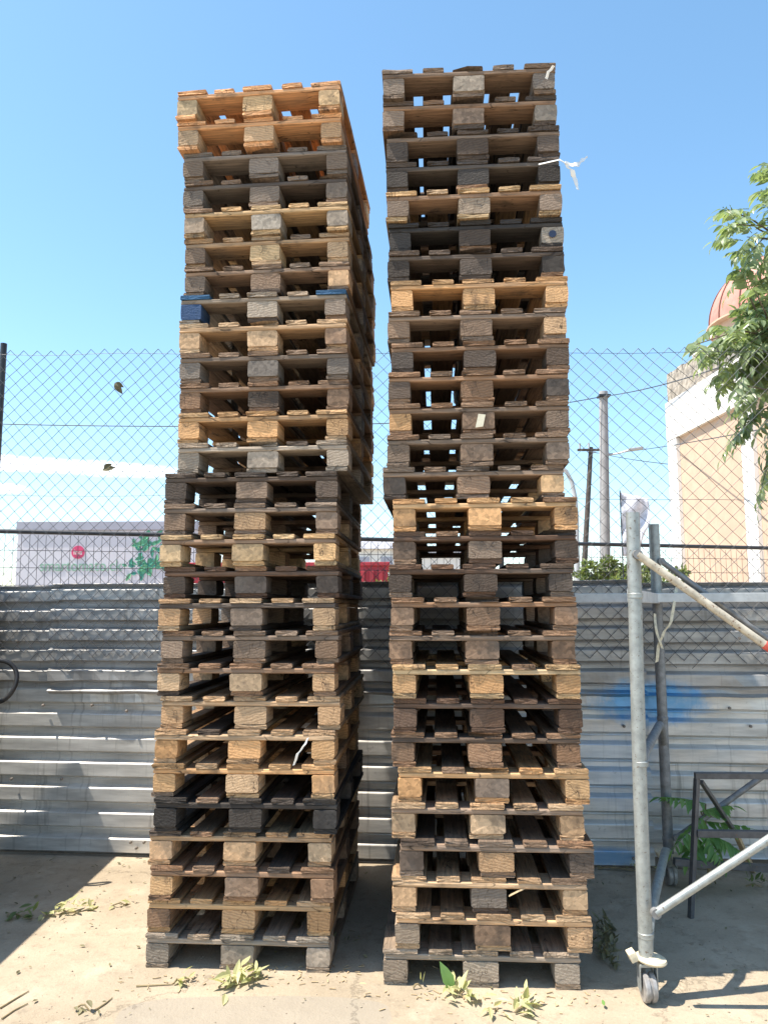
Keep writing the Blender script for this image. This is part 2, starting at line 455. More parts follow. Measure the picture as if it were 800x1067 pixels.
# ---------------------------------------------------------------- mesh builder
class MB:
    def __init__(self):
        self.v, self.f = [], []

    def add(self, verts, faces):
        o = len(self.v)
        self.v += [tuple(x) for x in verts]
        self.f += [tuple(i + o for i in q) for q in faces]

    def box(self, c, s, rot=None, bev=0.0):
        b = bmesh.new()
        bmesh.ops.create_cube(b, size=1)
        for v in b.verts:
            v.co = Vector((v.co.x * s[0], v.co.y * s[1], v.co.z * s[2]))
        if bev:
            bmesh.ops.bevel(b, geom=b.edges[:], offset=bev, segments=2, affect='EDGES', profile=0.6)
        M = Matrix.Translation(c) @ (rot.to_4x4() if rot is not None else Matrix.Identity(4))
        b.verts.index_update()
        self.add([M @ v.co for v in b.verts], [[v.index for v in f.verts] for f in b.faces])
        b.free()
        return self

    def tube(self, pts, r, n=10, cap=True):
        pts = [Vector(p) for p in pts]
        rr = r if isinstance(r, (list, tuple)) else [r] * len(pts)
        vs, fs = [], []
        up = None
        for i, p in enumerate(pts):
            a = pts[max(0, i - 1)]
            b = pts[min(len(pts) - 1, i + 1)]
            t = (b - a).normalized()
            if up is None:
                up = Vector((0, 0, 1)) if abs(t.z) < 0.9 else Vector((1, 0, 0))
            s = t.cross(up).normalized()
            up = s.cross(t).normalized()
            for k in range(n):
                an = 2 * math.pi * k / n
                vs.append(p + (s * math.cos(an) + up * math.sin(an)) * rr[i])
        for i in range(len(pts) - 1):
            for k in range(n):
                fs.append((i * n + k, i * n + (k + 1) % n, (i + 1) * n + (k + 1) % n, (i + 1) * n + k))
        if cap:
            fs.append(tuple(range(n)))
            fs.append(tuple((len(pts) - 1) * n + k for k in reversed(range(n))))
        self.add(vs, fs)
        return self

    def lathe(self, prof, c=(0, 0, 0), axis=None, n=24):
        """prof: (r, h) pairs; axis = matrix"""
        vs, fs = [], []
        A = axis or Matrix.Identity(3)
        for r, h in prof:
            for k in range(n):
                an = 2 * math.pi * k / n
                vs.append(Vector(c) + A @ Vector((r * math.cos(an), r * math.sin(an), h)))
        for i in range(len(prof) - 1):
            for k in range(n):
                fs.append((i * n + k, i * n + (k + 1) % n, (i + 1) * n + (k + 1) % n, (i + 1) * n + k))
        fs.append(tuple(reversed(range(n))))
        fs.append(tuple((len(prof) - 1) * n + k for k in range(n)))
        self.add(vs, fs)
        return self

    def ribbon(self, pts, w, side, thick=0.0012):
        """a flat strip of some thickness"""
        side = Vector(side).normalized()
        pts = [Vector(p) for p in pts]
        ww = w if isinstance(w, (list, tuple)) else [w] * len(pts)
        vs, fs = [], []
        for i, p in enumerate(pts):
            t = (pts[min(i + 1, len(pts) - 1)] - pts[max(i - 1, 0)]).normalized()
            nn = t.cross(side).normalized() * thick
            s = side * ww[i] / 2
            vs += [p - s - nn, p + s - nn, p + s + nn, p - s + nn]
        for i in range(len(pts) - 1):
            for k in range(4):
                fs.append((i * 4 + k, i * 4 + (k + 1) % 4, i * 4 + 4 + (k + 1) % 4, i * 4 + 4 + k))
        fs += [(3, 2, 1, 0), tuple(4 * (len(pts) - 1) + k for k in range(4))]
        self.add(vs, fs)
        return self

    def leaf(self, base, d, nrm, ln, wd, curl=0.2):
        """one folded pointed leaf"""
        d = d.normalized()
        s = d.cross(nrm)
        if s.length < 1e-4:
            s = d.orthogonal()
        s.normalize()
        nn = s.cross(d).normalized()
        prof = ((0.0, 0.05), (0.22, 0.72), (0.45, 1.0), (0.72, 0.68), (1.0, 0.04))
        vs, fs = [], []
        for q, w in prof:
            c = base + d * (ln * q) - nn * (curl * ln * q * q)
            e = wd * 0.5 * w
            vs += [c - s * e + nn * e * 0.35, c, c + s * e + nn * e * 0.35]
        for i in range(4):
            fs += [(i * 3, i * 3 + 1, i * 3 + 4, i * 3 + 3), (i * 3 + 1, i * 3 + 2, i * 3 + 5, i * 3 + 4)]
        self.add(vs, fs)

    def mesh(self, name, mat, smooth=False):
        me = bpy.data.meshes.new(name)
        me.from_pydata(self.v, [], self.f)
        me.materials.append(mat)
        b = bmesh.new()
        b.from_mesh(me)
        bmesh.ops.recalc_face_normals(b, faces=b.faces)
        b.to_mesh(me)
        b.free()
        if smooth:
            for q in me.polygons:
                q.use_smooth = True
            try:
                me.set_sharp_from_angle(angle=R(40))
            except Exception:
                pass
        me.update()
        return me

    def build(self, name, mat, parent=None, smooth=False, loc=None):
        o = bpy.data.objects.new(name, self.mesh(name, mat, smooth))
        col.objects.link(o)
        if parent:
            o.parent = parent
        if loc is not None:
            o.location = loc
        return o


def tag(o, label=None, cat=None, group=None, kind=None):
    for k, v in (('label', label), ('category', cat), ('group', group), ('kind', kind)):
        if v:
            o[k] = v
    return o


def empty(name, loc=(0, 0, 0), rz=0.0):
    o = bpy.data.objects.new(name, None)
    o.empty_display_size = 0.1
    o.location = loc
    o.rotation_euler = (0, 0, rz)
    col.objects.link(o)
    return o


def rv(s=1.0):
    return Vector((rnd.uniform(-1, 1), rnd.uniform(-1, 1), rnd.uniform(-1, 1))) * s


# ---------------------------------------------------------------- ground
g = bpy.data.meshes.new('ground')
S = 400
g.from_pydata([(-S, -S, 0), (S, -S, 0), (S, S, 0), (-S, S, 0)], [], [(0, 1, 2, 3)])
g.materials.append(M_GROUND)
go = bpy.data.objects.new('ground', g)
col.objects.link(go)
go['kind'] = 'structure'

# ---------------------------------------------------------------- pallets
PH, PP = 0.1440, 0.1440        # height and stacking pitch


def timber(L, W, T, seed, rough=0.0012, endr=0.004, chop=False, n=10):
    """a sawn piece along x with worn arrises, ragged ends and slightly wavy faces"""
    q = random.Random(seed)
    c = 0.004 if T < 0.03 else 0.006
    a, b = W / 2, T / 2
    sec = [(-a + c, -b), (0, -b), (a - c, -b), (a, -b + c), (a, 0), (a, b - c), (a - c, b), (0, b), (-a + c, b), (-a, b - c), (-a, 0), (-a, -b + c)]
    m = len(sec)
    vs, fs = [], []
    warp = q.uniform(-1, 1) * 0.002
    for i in range(n + 1):
        x = -L / 2 + L * i / n
        e = i in (0, n)
        for k, (y, z) in enumerate(sec):
            s = mnoise.noise((x * 7 + seed * 3.1, k * 0.9, seed * 1.7))
            dy = s * rough + q.uniform(-1, 1) * rough * 0.7
            dz = q.uniform(-1, 1) * rough * 0.5
            dx = 0.0
            if e:
                dx = -math.copysign(abs(q.gauss(0, endr)), x)
                if chop and i == 0 and y > a * 0.4:
                    dx += q.uniform(0.02, 0.06)
            yy = (y + dy) * (0.985 if e else 1)
            zz = (z + dz * (0.3 if abs(z) > b - c * 0.5 else 1)) * (0.97 if e else 1)
            zz = max(-b, min(b, zz))
            vs.append((x + dx, yy, zz))
    for i in range(n):
        for k in range(m):
            fs.append((i * m + k, i * m + (k + 1) % m, (i + 1) * m + (k + 1) % m, (i + 1) * m + k))
    # ends as fans so that ragged rims shade properly
    for i in (0, n):
        x = sum(vs[i * m + k][0] for k in range(m)) / m
        vs.append((x, q.uniform(-0.2, 0.2) * W, 0))
        ci = len(vs) - 1
        for k in range(m):
            fs.append((ci, i * m + (k + 1) % m, i * m + k))
    mb = MB()
    mb.add(vs, fs)
    return mb


def variants(name, L, W, T, k, mat, **kw):
    return [timber(L, W, T, 100 + i * 17 + int(W * 1000) + int(L * 100), **kw).mesh(name, mat) for i in range(k)]


T22 = 0.0216
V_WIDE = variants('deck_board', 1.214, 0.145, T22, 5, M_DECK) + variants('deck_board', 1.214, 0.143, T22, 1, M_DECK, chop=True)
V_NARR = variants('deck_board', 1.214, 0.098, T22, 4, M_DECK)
V_STR = variants('stringer_board', 0.8, 0.145, T22, 5, M_WOOD, endr=0.003)
V_BO_W = variants('block', 0.145, 0.100, 0.0776, 3, M_WOOD, n=3, rough=0.0018, endr=0.0005)
V_BC_W = variants('block', 0.145, 0.145, 0.0776, 3, M_WOOD, n=3, rough=0.0018, endr=0.0005)
V_BO_C = variants('block', 0.145, 0.100, 0.0776, 3, M_CHIP, n=4, rough=0.0026, endr=0.0008)
V_BC_C = variants('block', 0.145, 0.145, 0.0776, 3, M_CHIP, n=4, rough=0.0026, endr=0.0008)
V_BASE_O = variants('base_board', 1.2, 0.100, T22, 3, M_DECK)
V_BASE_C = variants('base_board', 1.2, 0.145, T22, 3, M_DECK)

# base colours of the boards
PAL = {
    'fresh': (0.68, 0.455, 0.275), 'tan': (0.56, 0.375, 0.225), 'orange': (0.62, 0.375, 0.190), 'yellow': (0.64, 0.440, 0.245),
    'brown': (0.310, 0.195, 0.125), 'greybrown': (0.280, 0.200, 0.146), 'grey': (0.245, 0.198, 0.162), 'dark': (0.120, 0.091, 0.073),
    'darkbrown': (0.155, 0.095, 0.065), 'charcoal': (0.060, 0.052, 0.047), 'palegrey': (0.39, 0.315, 0.245),
}
LEFT_POS = [(-0.598, 3.505, -4.25), (-0.596, 3.531, -3.67), (-0.570, 3.562, -3.74), (-0.569, 3.567, -4.27), (-0.561, 3.558, -4.06), (-0.560, 3.582, -4.09), (-0.556, 3.578, -3.85), (-0.570, 3.568, -3.93), (-0.567, 3.561, -3.74), (-0.563, 3.566, -3.38), (-0.560, 3.576, -3.39), (-0.564, 3.568, -3.38), (-0.562, 3.569, -3.40), (-0.609, 3.558, -3.51), (-0.610, 3.553, -3.49), (-0.616, 3.539, -3.34), (-0.603, 3.562, -3.61), (-0.620, 3.544, -3.48), (-0.603, 3.549, -3.59), (-0.617, 3.550, -3.66), (-0.596, 3.557, -3.76), (-0.616, 3.540, -3.32), (-0.621, 3.540, -3.21), (-0.608, 3.532, -3.75), (-0.634, 3.557, -3.70), (-0.622, 3.548, -3.65), (-0.634, 3.579, -3.82), (-0.640, 3.577, -4.06)]
RIGHT_POS = [(0.398, 3.372, -3.02), (0.402, 3.397, -3.44), (0.417, 3.412, -3.96), (0.415, 3.418, -3.90), (0.416, 3.413, -4.34), (0.423, 3.438, -4.21), (0.421, 3.425, -4.01), (0.433, 3.421, -4.07), (0.421, 3.428, -3.53), (0.434, 3.433, -4.11), (0.420, 3.418, -3.65), (0.421, 3.422, -3.97), (0.414, 3.416, -3.84), (0.392, 3.430, -3.84), (0.438, 3.411, -3.88), (0.439, 3.422, -3.69), (0.417, 3.429, -3.79), (0.427, 3.426, -3.81), (0.420, 3.433, -3.78), (0.432, 3.424, -3.83), (0.437, 3.436, -3.81), (0.428, 3.440, -3.82), (0.455, 3.431, -3.81), (0.426, 3.424, -3.91), (0.459, 3.399, -3.76), (0.426, 3.404, -3.94), (0.440, 3.400, -3.93), (0.389, 3.413, -3.83)]
# (boards, blocks, chip-block share, description) from the top of each stack down; blocks may name (left, centre, right)
LEFT = [
    ('fresh', 'yellow', .6, 'pale fresh wooden pallet against the sky on top'),
    ('fresh', 'tan', .2, 'pale tan pallet with orange-tinged inner boards'),
    ('grey', 'grey', .2, 'first grey pallet below the two pale ones'),
    ('greybrown', 'grey', .2, 'brown-grey pallet with a grey centre block'),
    ('yellow', 'palegrey', 1, 'yellowish pallet with rough pale blocks'),
    ('tan', ('greybrown', 'yellow', 'tan'), .0, 'tan pallet with a smooth light centre block'),
    ('greybrown', ('greybrown', 'greybrown', 'tan'), .2, 'grey-brown pallet with a tan right block'),
    ('palegrey', ('grey', 'palegrey', 'grey'), .3, 'grey pallet with blue-painted corner blocks'),
    ('tan', 'tan', .7, 'orange-tan pallet just below the blue-painted one'),
    ('greybrown', 'grey', .4, 'grey-brown pallet with dark grey blocks'),
    ('brown', ('brown', 'dark', 'brown'), .4, 'brown pallet with a dark-stained centre block'),
    ('orange', 'orange', .5, 'bright orange-tan pallet amid grey ones'),
    ('palegrey', 'palegrey', .4, 'pale grey pallet jutting over the lower part'),
    ('dark', ('dark', 'greybrown', 'dark'), .3, 'dark pallet with a lighter centre block'),
    ('greybrown', 'greybrown', .3, 'grey-brown pallet under a dark one'),
    ('yellow', 'yellow', .5, 'yellow-tan pallet level with the wall top rail'),
    ('darkbrown', 'dark', .6, 'dark brown pallet between two tan ones'),
    ('tan', 'tan', .6, 'tan pallet just below the wall top'),
    ('greybrown', 'greybrown', .3, 'grey-brown pallet between a tan and a brown one'),
    ('brown', 'tan', .3, 'brown pallet with grained tan blocks'),
    ('tan', 'tan', .5, 'tan pallet above the one with the hanging strap'),
    ('tan', 'orange', .2, 'tan pallet with a white strap hanging from it'),
    ('orange', 'orange', .2, 'orange-yellow pallet with thick clean blocks'),
    ('charcoal', 'charcoal', .1, 'blackened charcoal pallet, the darkest of its stack'),
    ('tan', 'tan', 1, 'tan pallet with coarse chip blocks under the blackened one'),
    ('brown', ('orange', 'brown', 'brown'), .7, 'brown pallet with an orange left block'),
    ('orange', 'orange', .4, 'orange pallet just above the grey bottom one'),
    ('palegrey', 'palegrey', .6, 'grey-edged pallet standing on the ground'),
]
RIGHT = [
    ('greybrown', ('grey', 'palegrey', 'grey'), .5, 'grey-brown pallet against the sky on top'),
    ('dark', ('greybrown', 'greybrown', 'palegrey'), .2, 'dark pallet with a pale right block'),
    ('dark', 'dark', .2, 'dark grey pallet with weathered blocks'),
    ('dark', 'charcoal', .3, 'blackish pallet with a white ribbon blowing off it'),
    ('yellow', ('greybrown', 'palegrey', 'greybrown'), .3, 'yellow-boarded pallet with grey blocks'),
    ('charcoal', ('charcoal', 'dark', 'palegrey'), .3, 'charcoal pallet with a blue stamp on its right block'),
    ('dark', 'charcoal', .2, 'charcoal pallet just above an orange one'),
    ('orange', 'orange', .2, 'orange-tan pallet amid charcoal ones'),
    ('greybrown', ('greybrown', 'greybrown', 'tan'), .4, 'grey-brown pallet with a light tan right block'),
    ('brown', 'dark', .2, 'brown-boarded pallet with dark blocks'),
    ('brown', ('dark', 'brown', 'dark'), .3, 'brown pallet with broad brown centre block'),
    ('brown', ('orange', 'brown', 'greybrown'), .3, 'brown pallet with pale paper on its centre block'),
    ('greybrown', 'greybrown', .2, 'grey-brown pallet just below the one with paper'),
    ('greybrown', ('dark', 'greybrown', 'orange'), .3, 'grey pallet jutting left with an orange right block'),
    ('orange', 'orange', .5, 'bright orange-tan pallet jutting right'),
    ('darkbrown', ('dark', 'greybrown', 'dark'), .3, 'dark brown pallet just below the bright orange one'),
    ('darkbrown', 'dark', .3, 'dark brown pallet level with the black rail'),
    ('brown', 'brown', .5, 'brown pallet level with the wall top'),
    ('brown', 'brown', 1, 'reddish brown pallet with rough chip blocks'),
    ('yellow', 'orange', .1, 'yellow-tan clean pallet between dark ones'),
    ('darkbrown', 'darkbrown', .4, 'dark brown pallet beneath the yellow clean one'),
    ('brown', 'brown', .4, 'brown pallet above the lower run of tan ones'),
    ('orange', 'orange', .4, 'orange-tan pallet starting the lower tan run'),
    ('tan', 'tan', 1, 'tan pallet with coarse chip blocks'),
    ('greybrown', ('dark', 'tan', 'dark'), .4, 'grey pallet with dark outer and tan centre blocks'),
    ('tan', ('tan', 'grey', 'tan'), .2, 'tan pallet with a grey centre block'),
    ('tan', ('palegrey', 'brown', 'tan'), .4, 'tan pallet just above the grey bottom one'),
    ('palegrey', 'palegrey', .2, 'weathered grey pallet standing on the ground jutting left'),
]
ORD = ['topmost', 'second', 'third', 'fourth', 'fifth', 'sixth', 'seventh', 'eighth', 'ninth', 'tenth', 'eleventh', 'twelfth', 'thirteenth', 'fourteenth']


def colour(o, name, q, amt=0.2):
    c = PAL[name]
    k = 1 + q.uniform(-amt, amt)
    w = q.uniform(-0.07, 0.07)
    o.color = (min(1, c[0] * k * (1 + w)), min(1, c[1] * k), min(1, c[2] * k * (1 - w)), 1)


def part(mesh, root, loc, rz, cname, q, amt=0.2):
    o = bpy.data.objects.new(mesh.name.split('.')[0], mesh)
    col.objects.link(o)
    o.parent = root
    o.location = loc
    o.rotation_euler = (0, 0, rz)
    colour(o, cname, q, amt)
    return o


def pallet(stack, i, spec, pos, n=28):
    q = random.Random(stack * 1000 + i * 7 + 3)
    x, y, yaw = pos
    bc, kc, chip, desc = spec
    FRONT, mixed = -0.5275, not isinstance(kc, str)
    if isinstance(kc, str):
        kc = (kc, kc, kc)
    yawr = R(yaw + q.uniform(-0.25, 0.25) - (1.3 if stack == 0 and i < 13 else 0))
    z = (n - 1 - i) * PP
    cx, cy = x - math.sin(yawr) * 0.6, y + math.cos(yawr) * 0.6     # pos is the middle of the front edge
    root = empty('pallet', (cx, cy, z), yawr)
    side = 'left' if stack == 0 else 'right'
    if i < 14:
        where = f'{ORD[i]} in the {side} stack' if i == 0 else f'{ORD[i]} from top, {side} stack'
    else:
        k = n - 1 - i
        where = f'lowest, {side} stack' if k == 0 else f'{ORD[k]} from bottom, {side} stack'
    tag(root, f'{desc}, {where}', 'pallet', f'pallets of the {side} stack')
    P = R(90)
    parts = {}

    def bcol():
        return bc if q.random() < 0.80 else q.choice(['greybrown', 'brown', bc, 'tan' if bc in ('fresh', 'orange', 'yellow') else 'dark'])
    xs = (-0.3275, -0.164, 0.0, 0.164, 0.3275)
    for k, xx in enumerate(xs):
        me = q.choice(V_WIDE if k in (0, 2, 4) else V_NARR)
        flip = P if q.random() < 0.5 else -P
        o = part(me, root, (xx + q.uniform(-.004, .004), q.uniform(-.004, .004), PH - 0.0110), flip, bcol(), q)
        parts['deck', k] = o
    for yy in (-0.5275, 0.0, 0.5275):
        o = part(q.choice(V_STR), root, (q.uniform(-.003, .003), yy + (q.uniform(-.004, .004)), PH - 0.0220 - 0.0110), 0 if q.random() < .5 else math.pi, bcol(), q)
        parts['str', yy] = o
    for k, xx in enumerate((-0.35, 0, 0.35)):
        for yy in (-0.5275, 0.0, 0.5275):
            ischip = q.random() < chip
            me = q.choice((V_BC_C if ischip else V_BC_W) if k == 1 else (V_BO_C if ischip else V_BO_W))
            o = part(me, root, (xx + q.uniform(-.004, .004), yy + q.uniform(-.004, .003), 0.022 + 0.039), (P if q.random() < .5 else -P) + q.uniform(-.02, .02), kc[k] if q.random() < (.75 if yy != FRONT else 1.0 if mixed else .93) else q.choice(['greybrown', 'tan', 'brown', 'grey']) if kc[k] != 'charcoal' else 'dark', q, 0.24)
            parts['block', k, yy] = o
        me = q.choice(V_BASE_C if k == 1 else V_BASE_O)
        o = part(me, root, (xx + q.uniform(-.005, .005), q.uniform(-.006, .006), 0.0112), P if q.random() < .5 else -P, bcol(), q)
        parts['base', k] = o
    if bc == 'fresh':  # orange glow of light bouncing between the boards, put into their colour
        for key, o in parts.items():
            if key[0] in ('deck', 'base', 'str'):
                f_ = q.uniform(.9, 1.1) * (1.25 if key[0] != 'str' else .95)
                o.color = (0.74 * f_, 0.40 * f_, 0.20 * f_, 1)
    return root, parts


LP = [pallet(0, i, LEFT[i], LEFT_POS[i]) for i in range(28)]
RP = [pallet(1, i, RIGHT[i], RIGHT_POS[i]) for i in range(28)]


def paint_part(o, mat, label):
    o.material_slots[0].link = 'OBJECT'
    o.material_slots[0].material = mat
    o['label'] = label


FY = -0.5275
b = LP[7][1]
paint_part(b['block', 0, FY], M_BLUEB, 'blue painted corner block')
d = b['deck', 0]
d.rotation_euler.z = R(90)
paint_part(d, M_BLUEE, 'board with a blue painted end')
d = b['deck', 4]
d.rotation_euler.z = R(90)
paint_part(d, M_BLUEE, 'board with a blue painted end')
# paper scrap on a centre block, blue round stamp on a right block
mb = MB()
mb.add([(-.022, -.001, -.030), (.012, -.001, -.026), (.024, -.001, .028), (-.008, -.001, .032), (-.022, .001, -.030), (.012, .001, -.026), (.024, .001, .028), (-.008, .001, .032)],
       [(0, 1, 2, 3), (7, 6, 5, 4), (0, 4, 5, 1), (1, 5, 6, 2), (2, 6, 7, 3), (3, 7, 4, 0)])
mb.build('paper_scrap', M_PAPER, RP[11][0], loc=(0.008, -0.606, 0.058))['label'] = 'pale torn scrap of paper'
MB().lathe([(0.017, 0), (0.017, 0.002)], axis=Matrix.Rotation(R(90), 3, 'X'), n=28).build('ink_stamp', M_INK, RP[5][0], loc=(0.352, -0.6055, 0.062))['label'] = 'dark blue round stamp'

# nails: rusty heads on stringer fronts of every pallet would be sub-pixel; left to the timber texture


# ---------------------------------------------------------------- ribbons and straps on the stacks
def strip(name, pts, w, side, label, cat, mat=M_WHITEP):
    mb = MB()
    for p, ww, s in zip(pts, w, side):
        mb.ribbon(p, ww, s)
    return tag(mb.build(name, mat, smooth=True), label, cat)


def arc(p, n=8, sag=0.0, wob=0.0):
    out = []
    for i in range(len(p) - 1):
        for k in range(n):
            t = k / n
            q = p[i].lerp(p[i + 1], t)
            out.append(q + Vector((0, wob * math.sin((i + t) * 5.0), wob * math.sin((i + t) * 7.0 + 1))) - Vector((0, 0, sag * math.sin(math.pi * t))))
    out.append(p[-1])
    return out


Yr = 3.37
r1 = arc([at(561, 171, Yr), at(583, 166, Yr - .02), at(590, 170, Yr - .01)], 4)
r2 = arc([at(589, 169, Yr - .01), at(601, 172, Yr + .02), at(606, 167, Yr + .05), at(612, 163, Yr + .05)], 5, 0, .004)
r3 = arc([at(589, 170, Yr - .01), at(596, 178, Yr + .01), at(599, 187, Yr + .03), at(602, 197, Yr + .02)], 5, 0, .004)
strip('ribbon', [r1, r2, r3], [.007, [.012 + .022 * math.sin(math.pi * min(1, i / 14)) for i in range(len(r2))], [.012 + .018 * math.sin(math.pi * min(1, i / 14)) for i in range(len(r3))]],
      [(0, .3, 1), (0.2, .5, 1), (1, .6, .1)], 'white torn plastic ribbon fluttering off the right side of the right stack', 'ribbon')
strip('plastic_strap', [arc([at(569, 82, 3.30), at(571, 75, 3.29), at(577, 68, 3.28)], 4, 0, .002)], [.012], [(1, .4, -.3)], 'short white strap end on the top right corner of the right stack', 'strap')
strip('plastic_strap', [arc([at(306, 798, 3.50), at(310, 786, 3.488), at(317, 777, 3.487), at(321, 769, 3.50)], 4, 0, .002)], [[.008 + .001 * (i % 5) for i in range(13)]], [(1, .3, .25)], 'white strap hanging across a fork opening of the left stack', 'strap')
strip('wood_splinter', [arc([at(530, 934, 3.40), at(540, 929, 3.385), at(549, 925, 3.40)], 4)], [.007], [(0, .5, 1)], 'thin pale splinter poking from a low opening of the right stack', 'splinter', M_RAWWOOD)

# ---------------------------------------------------------------- corrugated metal wall
WROT = WALL_YAW
wall = empty('metal_wall', W0, WROT)
tag(wall, 'corrugated grey zinc wall of overlapping sheets behind both pallet stacks', 'wall')


def sheet(u0, u1, z0, z1, pitch, y0, seed, mat, phase=0.0, wr=0.0, depth=0.032, outer=0.50):
    """corrugations run along u; local y is negative towards the yard"""
    prof = []
    z = z1 - phase
    zs = [(z1, -depth if phase else 0.0)]
    while z > z0:
        for fz, dd in ((0.0, 0.0), (0.13, 0.92), (0.16, 1.0), (0.13 + outer, 1.0), (0.21 + outer, 0.15), (0.25 + outer, 0.0), (0.29 + outer, 0.06), (0.33 + outer, 0.0)):
            zz = z - fz * pitch
            if zz > z0:
                zs.append((zz, -depth * dd))
        z -= pitch
    zs.append((z0, 0.0))
    n = max(10, int((u1 - u0) / 0.06))
    vs, fs = [], []
    for i in range(n + 1):
        u = u0 + (u1 - u0) * i / n
        for (zz, yy) in zs:
            w = mnoise.noise((u * 1.3 + seed, zz * 2.0, seed)) * 0.007 + mnoise.noise((u * 5 + seed, zz * 7.0, 3.3)) * 0.0012
            dz = mnoise.noise((u * 0.9 + seed * 2, zz * 1.1, 9.1)) * 0.008
            if wr:
                k = max(0.0, 1 - abs(zz - wr) / 0.12)
                w += k * mnoise.noise((u * 6.0, zz * 11.0, seed + 4)) * 0.02
                dz += k * mnoise.noise((u * 4.0, zz * 5.0, seed + 8)) * 0.012
            vs.append((u, y0 + yy + w, zz + dz))
    m = len(zs)
    for i in range(n):
        for k in range(m - 1):
            fs.append((i * m + k, i * m + k + 1, (i + 1) * m + k + 1, (i + 1) * m + k))
    mb = MB()
    mb.add(vs, fs)
    o = mb.build('sheet', mat, wall)
    sm = o.modifiers.new('thickness', 'SOLIDIFY')
    sm.thickness = 0.0025
    sm.offset = 0
    return o


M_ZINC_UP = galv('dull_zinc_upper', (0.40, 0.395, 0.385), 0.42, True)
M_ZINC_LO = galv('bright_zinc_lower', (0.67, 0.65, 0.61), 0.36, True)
ZT = 1.70
seam1 = wall_at(56, 650)[0]
seam2 = wall_at(662, 650)[0]
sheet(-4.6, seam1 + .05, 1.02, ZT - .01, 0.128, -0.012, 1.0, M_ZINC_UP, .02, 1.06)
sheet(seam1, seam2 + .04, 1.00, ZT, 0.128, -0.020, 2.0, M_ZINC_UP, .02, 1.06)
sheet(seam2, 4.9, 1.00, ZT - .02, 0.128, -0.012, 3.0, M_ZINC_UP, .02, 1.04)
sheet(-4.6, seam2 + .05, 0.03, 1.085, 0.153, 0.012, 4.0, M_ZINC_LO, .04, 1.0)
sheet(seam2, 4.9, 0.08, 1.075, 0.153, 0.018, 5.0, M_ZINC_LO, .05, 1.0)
MB().box((0.15, 0.09, 0.035), (9.4, 0.11, 0.07), bev=.006).build('footing', M_BASEC, wall)
for u in (-3.4, -1.3, 0.75, 2.75, 4.6):
    MB().box((u, 0.085, 0.85), (0.05, 0.05, 1.62)).build('wall_post', M_BLACK, wall)

for (bx, by) in ((18, 668), (96, 735), (132, 741), (12, 812), (136, 878), (150, 878), (142, 884), (45, 735), (660, 895), (782, 757), (760, 738), (770, 665), (650, 757), (120, 642), (64, 812)):
    u_, z_ = wall_at(bx, by, .04)
    MB().lathe([(.009, -.012), (.009, .0), (.006, .004), (.001, .005)], (u_, -.046, z_), Matrix.Rotation(R(90), 3, 'X'), 8).build('bolt', M_BASEC, wall)

# ---------------------------------------------------------------- chain link fence on the wall
link = empty('chain_link_fence', W0, WROT)
tag(link, 'tall zinc chain link fence rising over the corrugated wall', 'fence')
zt, zb = wall_at(100, 362, .05)[1], wall_at(100, 690, .05)[1]
zt2 = wall_at(700, 372, .05)[1]
w = 0.046
mb = MB()
ua, ub = -2.62, 3.6
ncol = int((ub - ua) / w)


def fence_pt(u, z):
    d = mnoise.noise((u * 1.1, z * 0.9, 2.2)) * 0.020
    return Vector((u + mnoise.noise((u * .8, z * 1.4, 7.7)) * 0.035 + mnoise.noise((u * 4.8, z * 4.4, 1.7)) * 0.008, -0.062 + d, z + mnoise.noise((u * 1.6, z * .7, 4.1)) * 0.015))


for i in range(ncol):
    top = zt + (zt2 - zt) * ((ua + i * w) - ua) / (ub - ua)
    bot = zb + 0.05 * mnoise.noise((i * 0.13, 0, 0)) + rnd.choice((0, 0, 0.03, -0.03))
    nk = int((top - bot) / w)
    pts = []
    for k in range(nk + 1):
        u = ua + i * w + (w if (k + i) % 2 else 0)
        z = top - k * w
        p = fence_pt(u, z)
        p.y += 0.0016 if (k % 2) else -0.0016
        pts.append(p)
    mb.tube(pts, 0.0021, 6, cap=False)
mb.build('wire_mesh', M_WIRE, link)
for (pa, pb) in (((0, 520), (800, 520)),):
    za, zc = wall_at(60, 515, .05)[1], wall_at(700, 528, .05)[1]
    MB().tube([fence_pt(ua + (ub - ua) * k / 60, za + (zc - za) * k / 60) for k in range(61)], 0.0016, 5).build('tension_wire', M_WIRE, link)
MB().tube([fence_pt(ua + (ub - ua) * k / 60, zt + (zt2 - zt) * k / 60 - .03) for k in range(61)], 0.0016, 5).build('tension_wire', M_WIRE, link)
up = wall_at(-4.0, 500, -.16)[0]
for u, z1 in ((up, wall_at(1, 358, -.16)[1]), (3.35, 3.2)):
    MB().tube([(u, 0.16, 0), (u, 0.16, z1)], 0.022, 12).build('fence_post', M_BLACK, link, True)
    MB().tube([(u - .55 if u < 0 else u + .55, 0.24, 0.05), (u, 0.17, wall_at(10, 552, -.06)[1])], 0.016, 10).build('fence_brace', M_BLACK, link, True)
# dead leaves caught in the mesh
for (px, py, lab, dr) in ((123, 404, 'curled dry leaf stuck high in the fence left of the stacks', Vector((.6, 0, -.8))), (113, 488, 'dry leaf lying across the fence wires before the white cloud', Vector((1, 0, .35)))):
    u, z = wall_at(px, py, .07)
    mb = MB()
    base = Vector((u, -0.072, z))
    mb.leaf(base - dr * .04, dr, Vector((0, -1, .3)), .085, .045, .25)
    mb.leaf(base - dr * .03 + Vector((0, -.004, .01)), dr + Vector((.2, 0, .4)), Vector((.2, -1, 0)), .06, .035, .3)
    o = mb.build('dry_leaf', M_DRY)
    o.matrix_world = Matrix.Translation(W0) @ Matrix.Rotation(WROT, 4, 'Z')
    sm = o.modifiers.new('thickness', 'SOLIDIFY')
    sm.thickness = 0.001
    tag(o, lab, 'leaf')

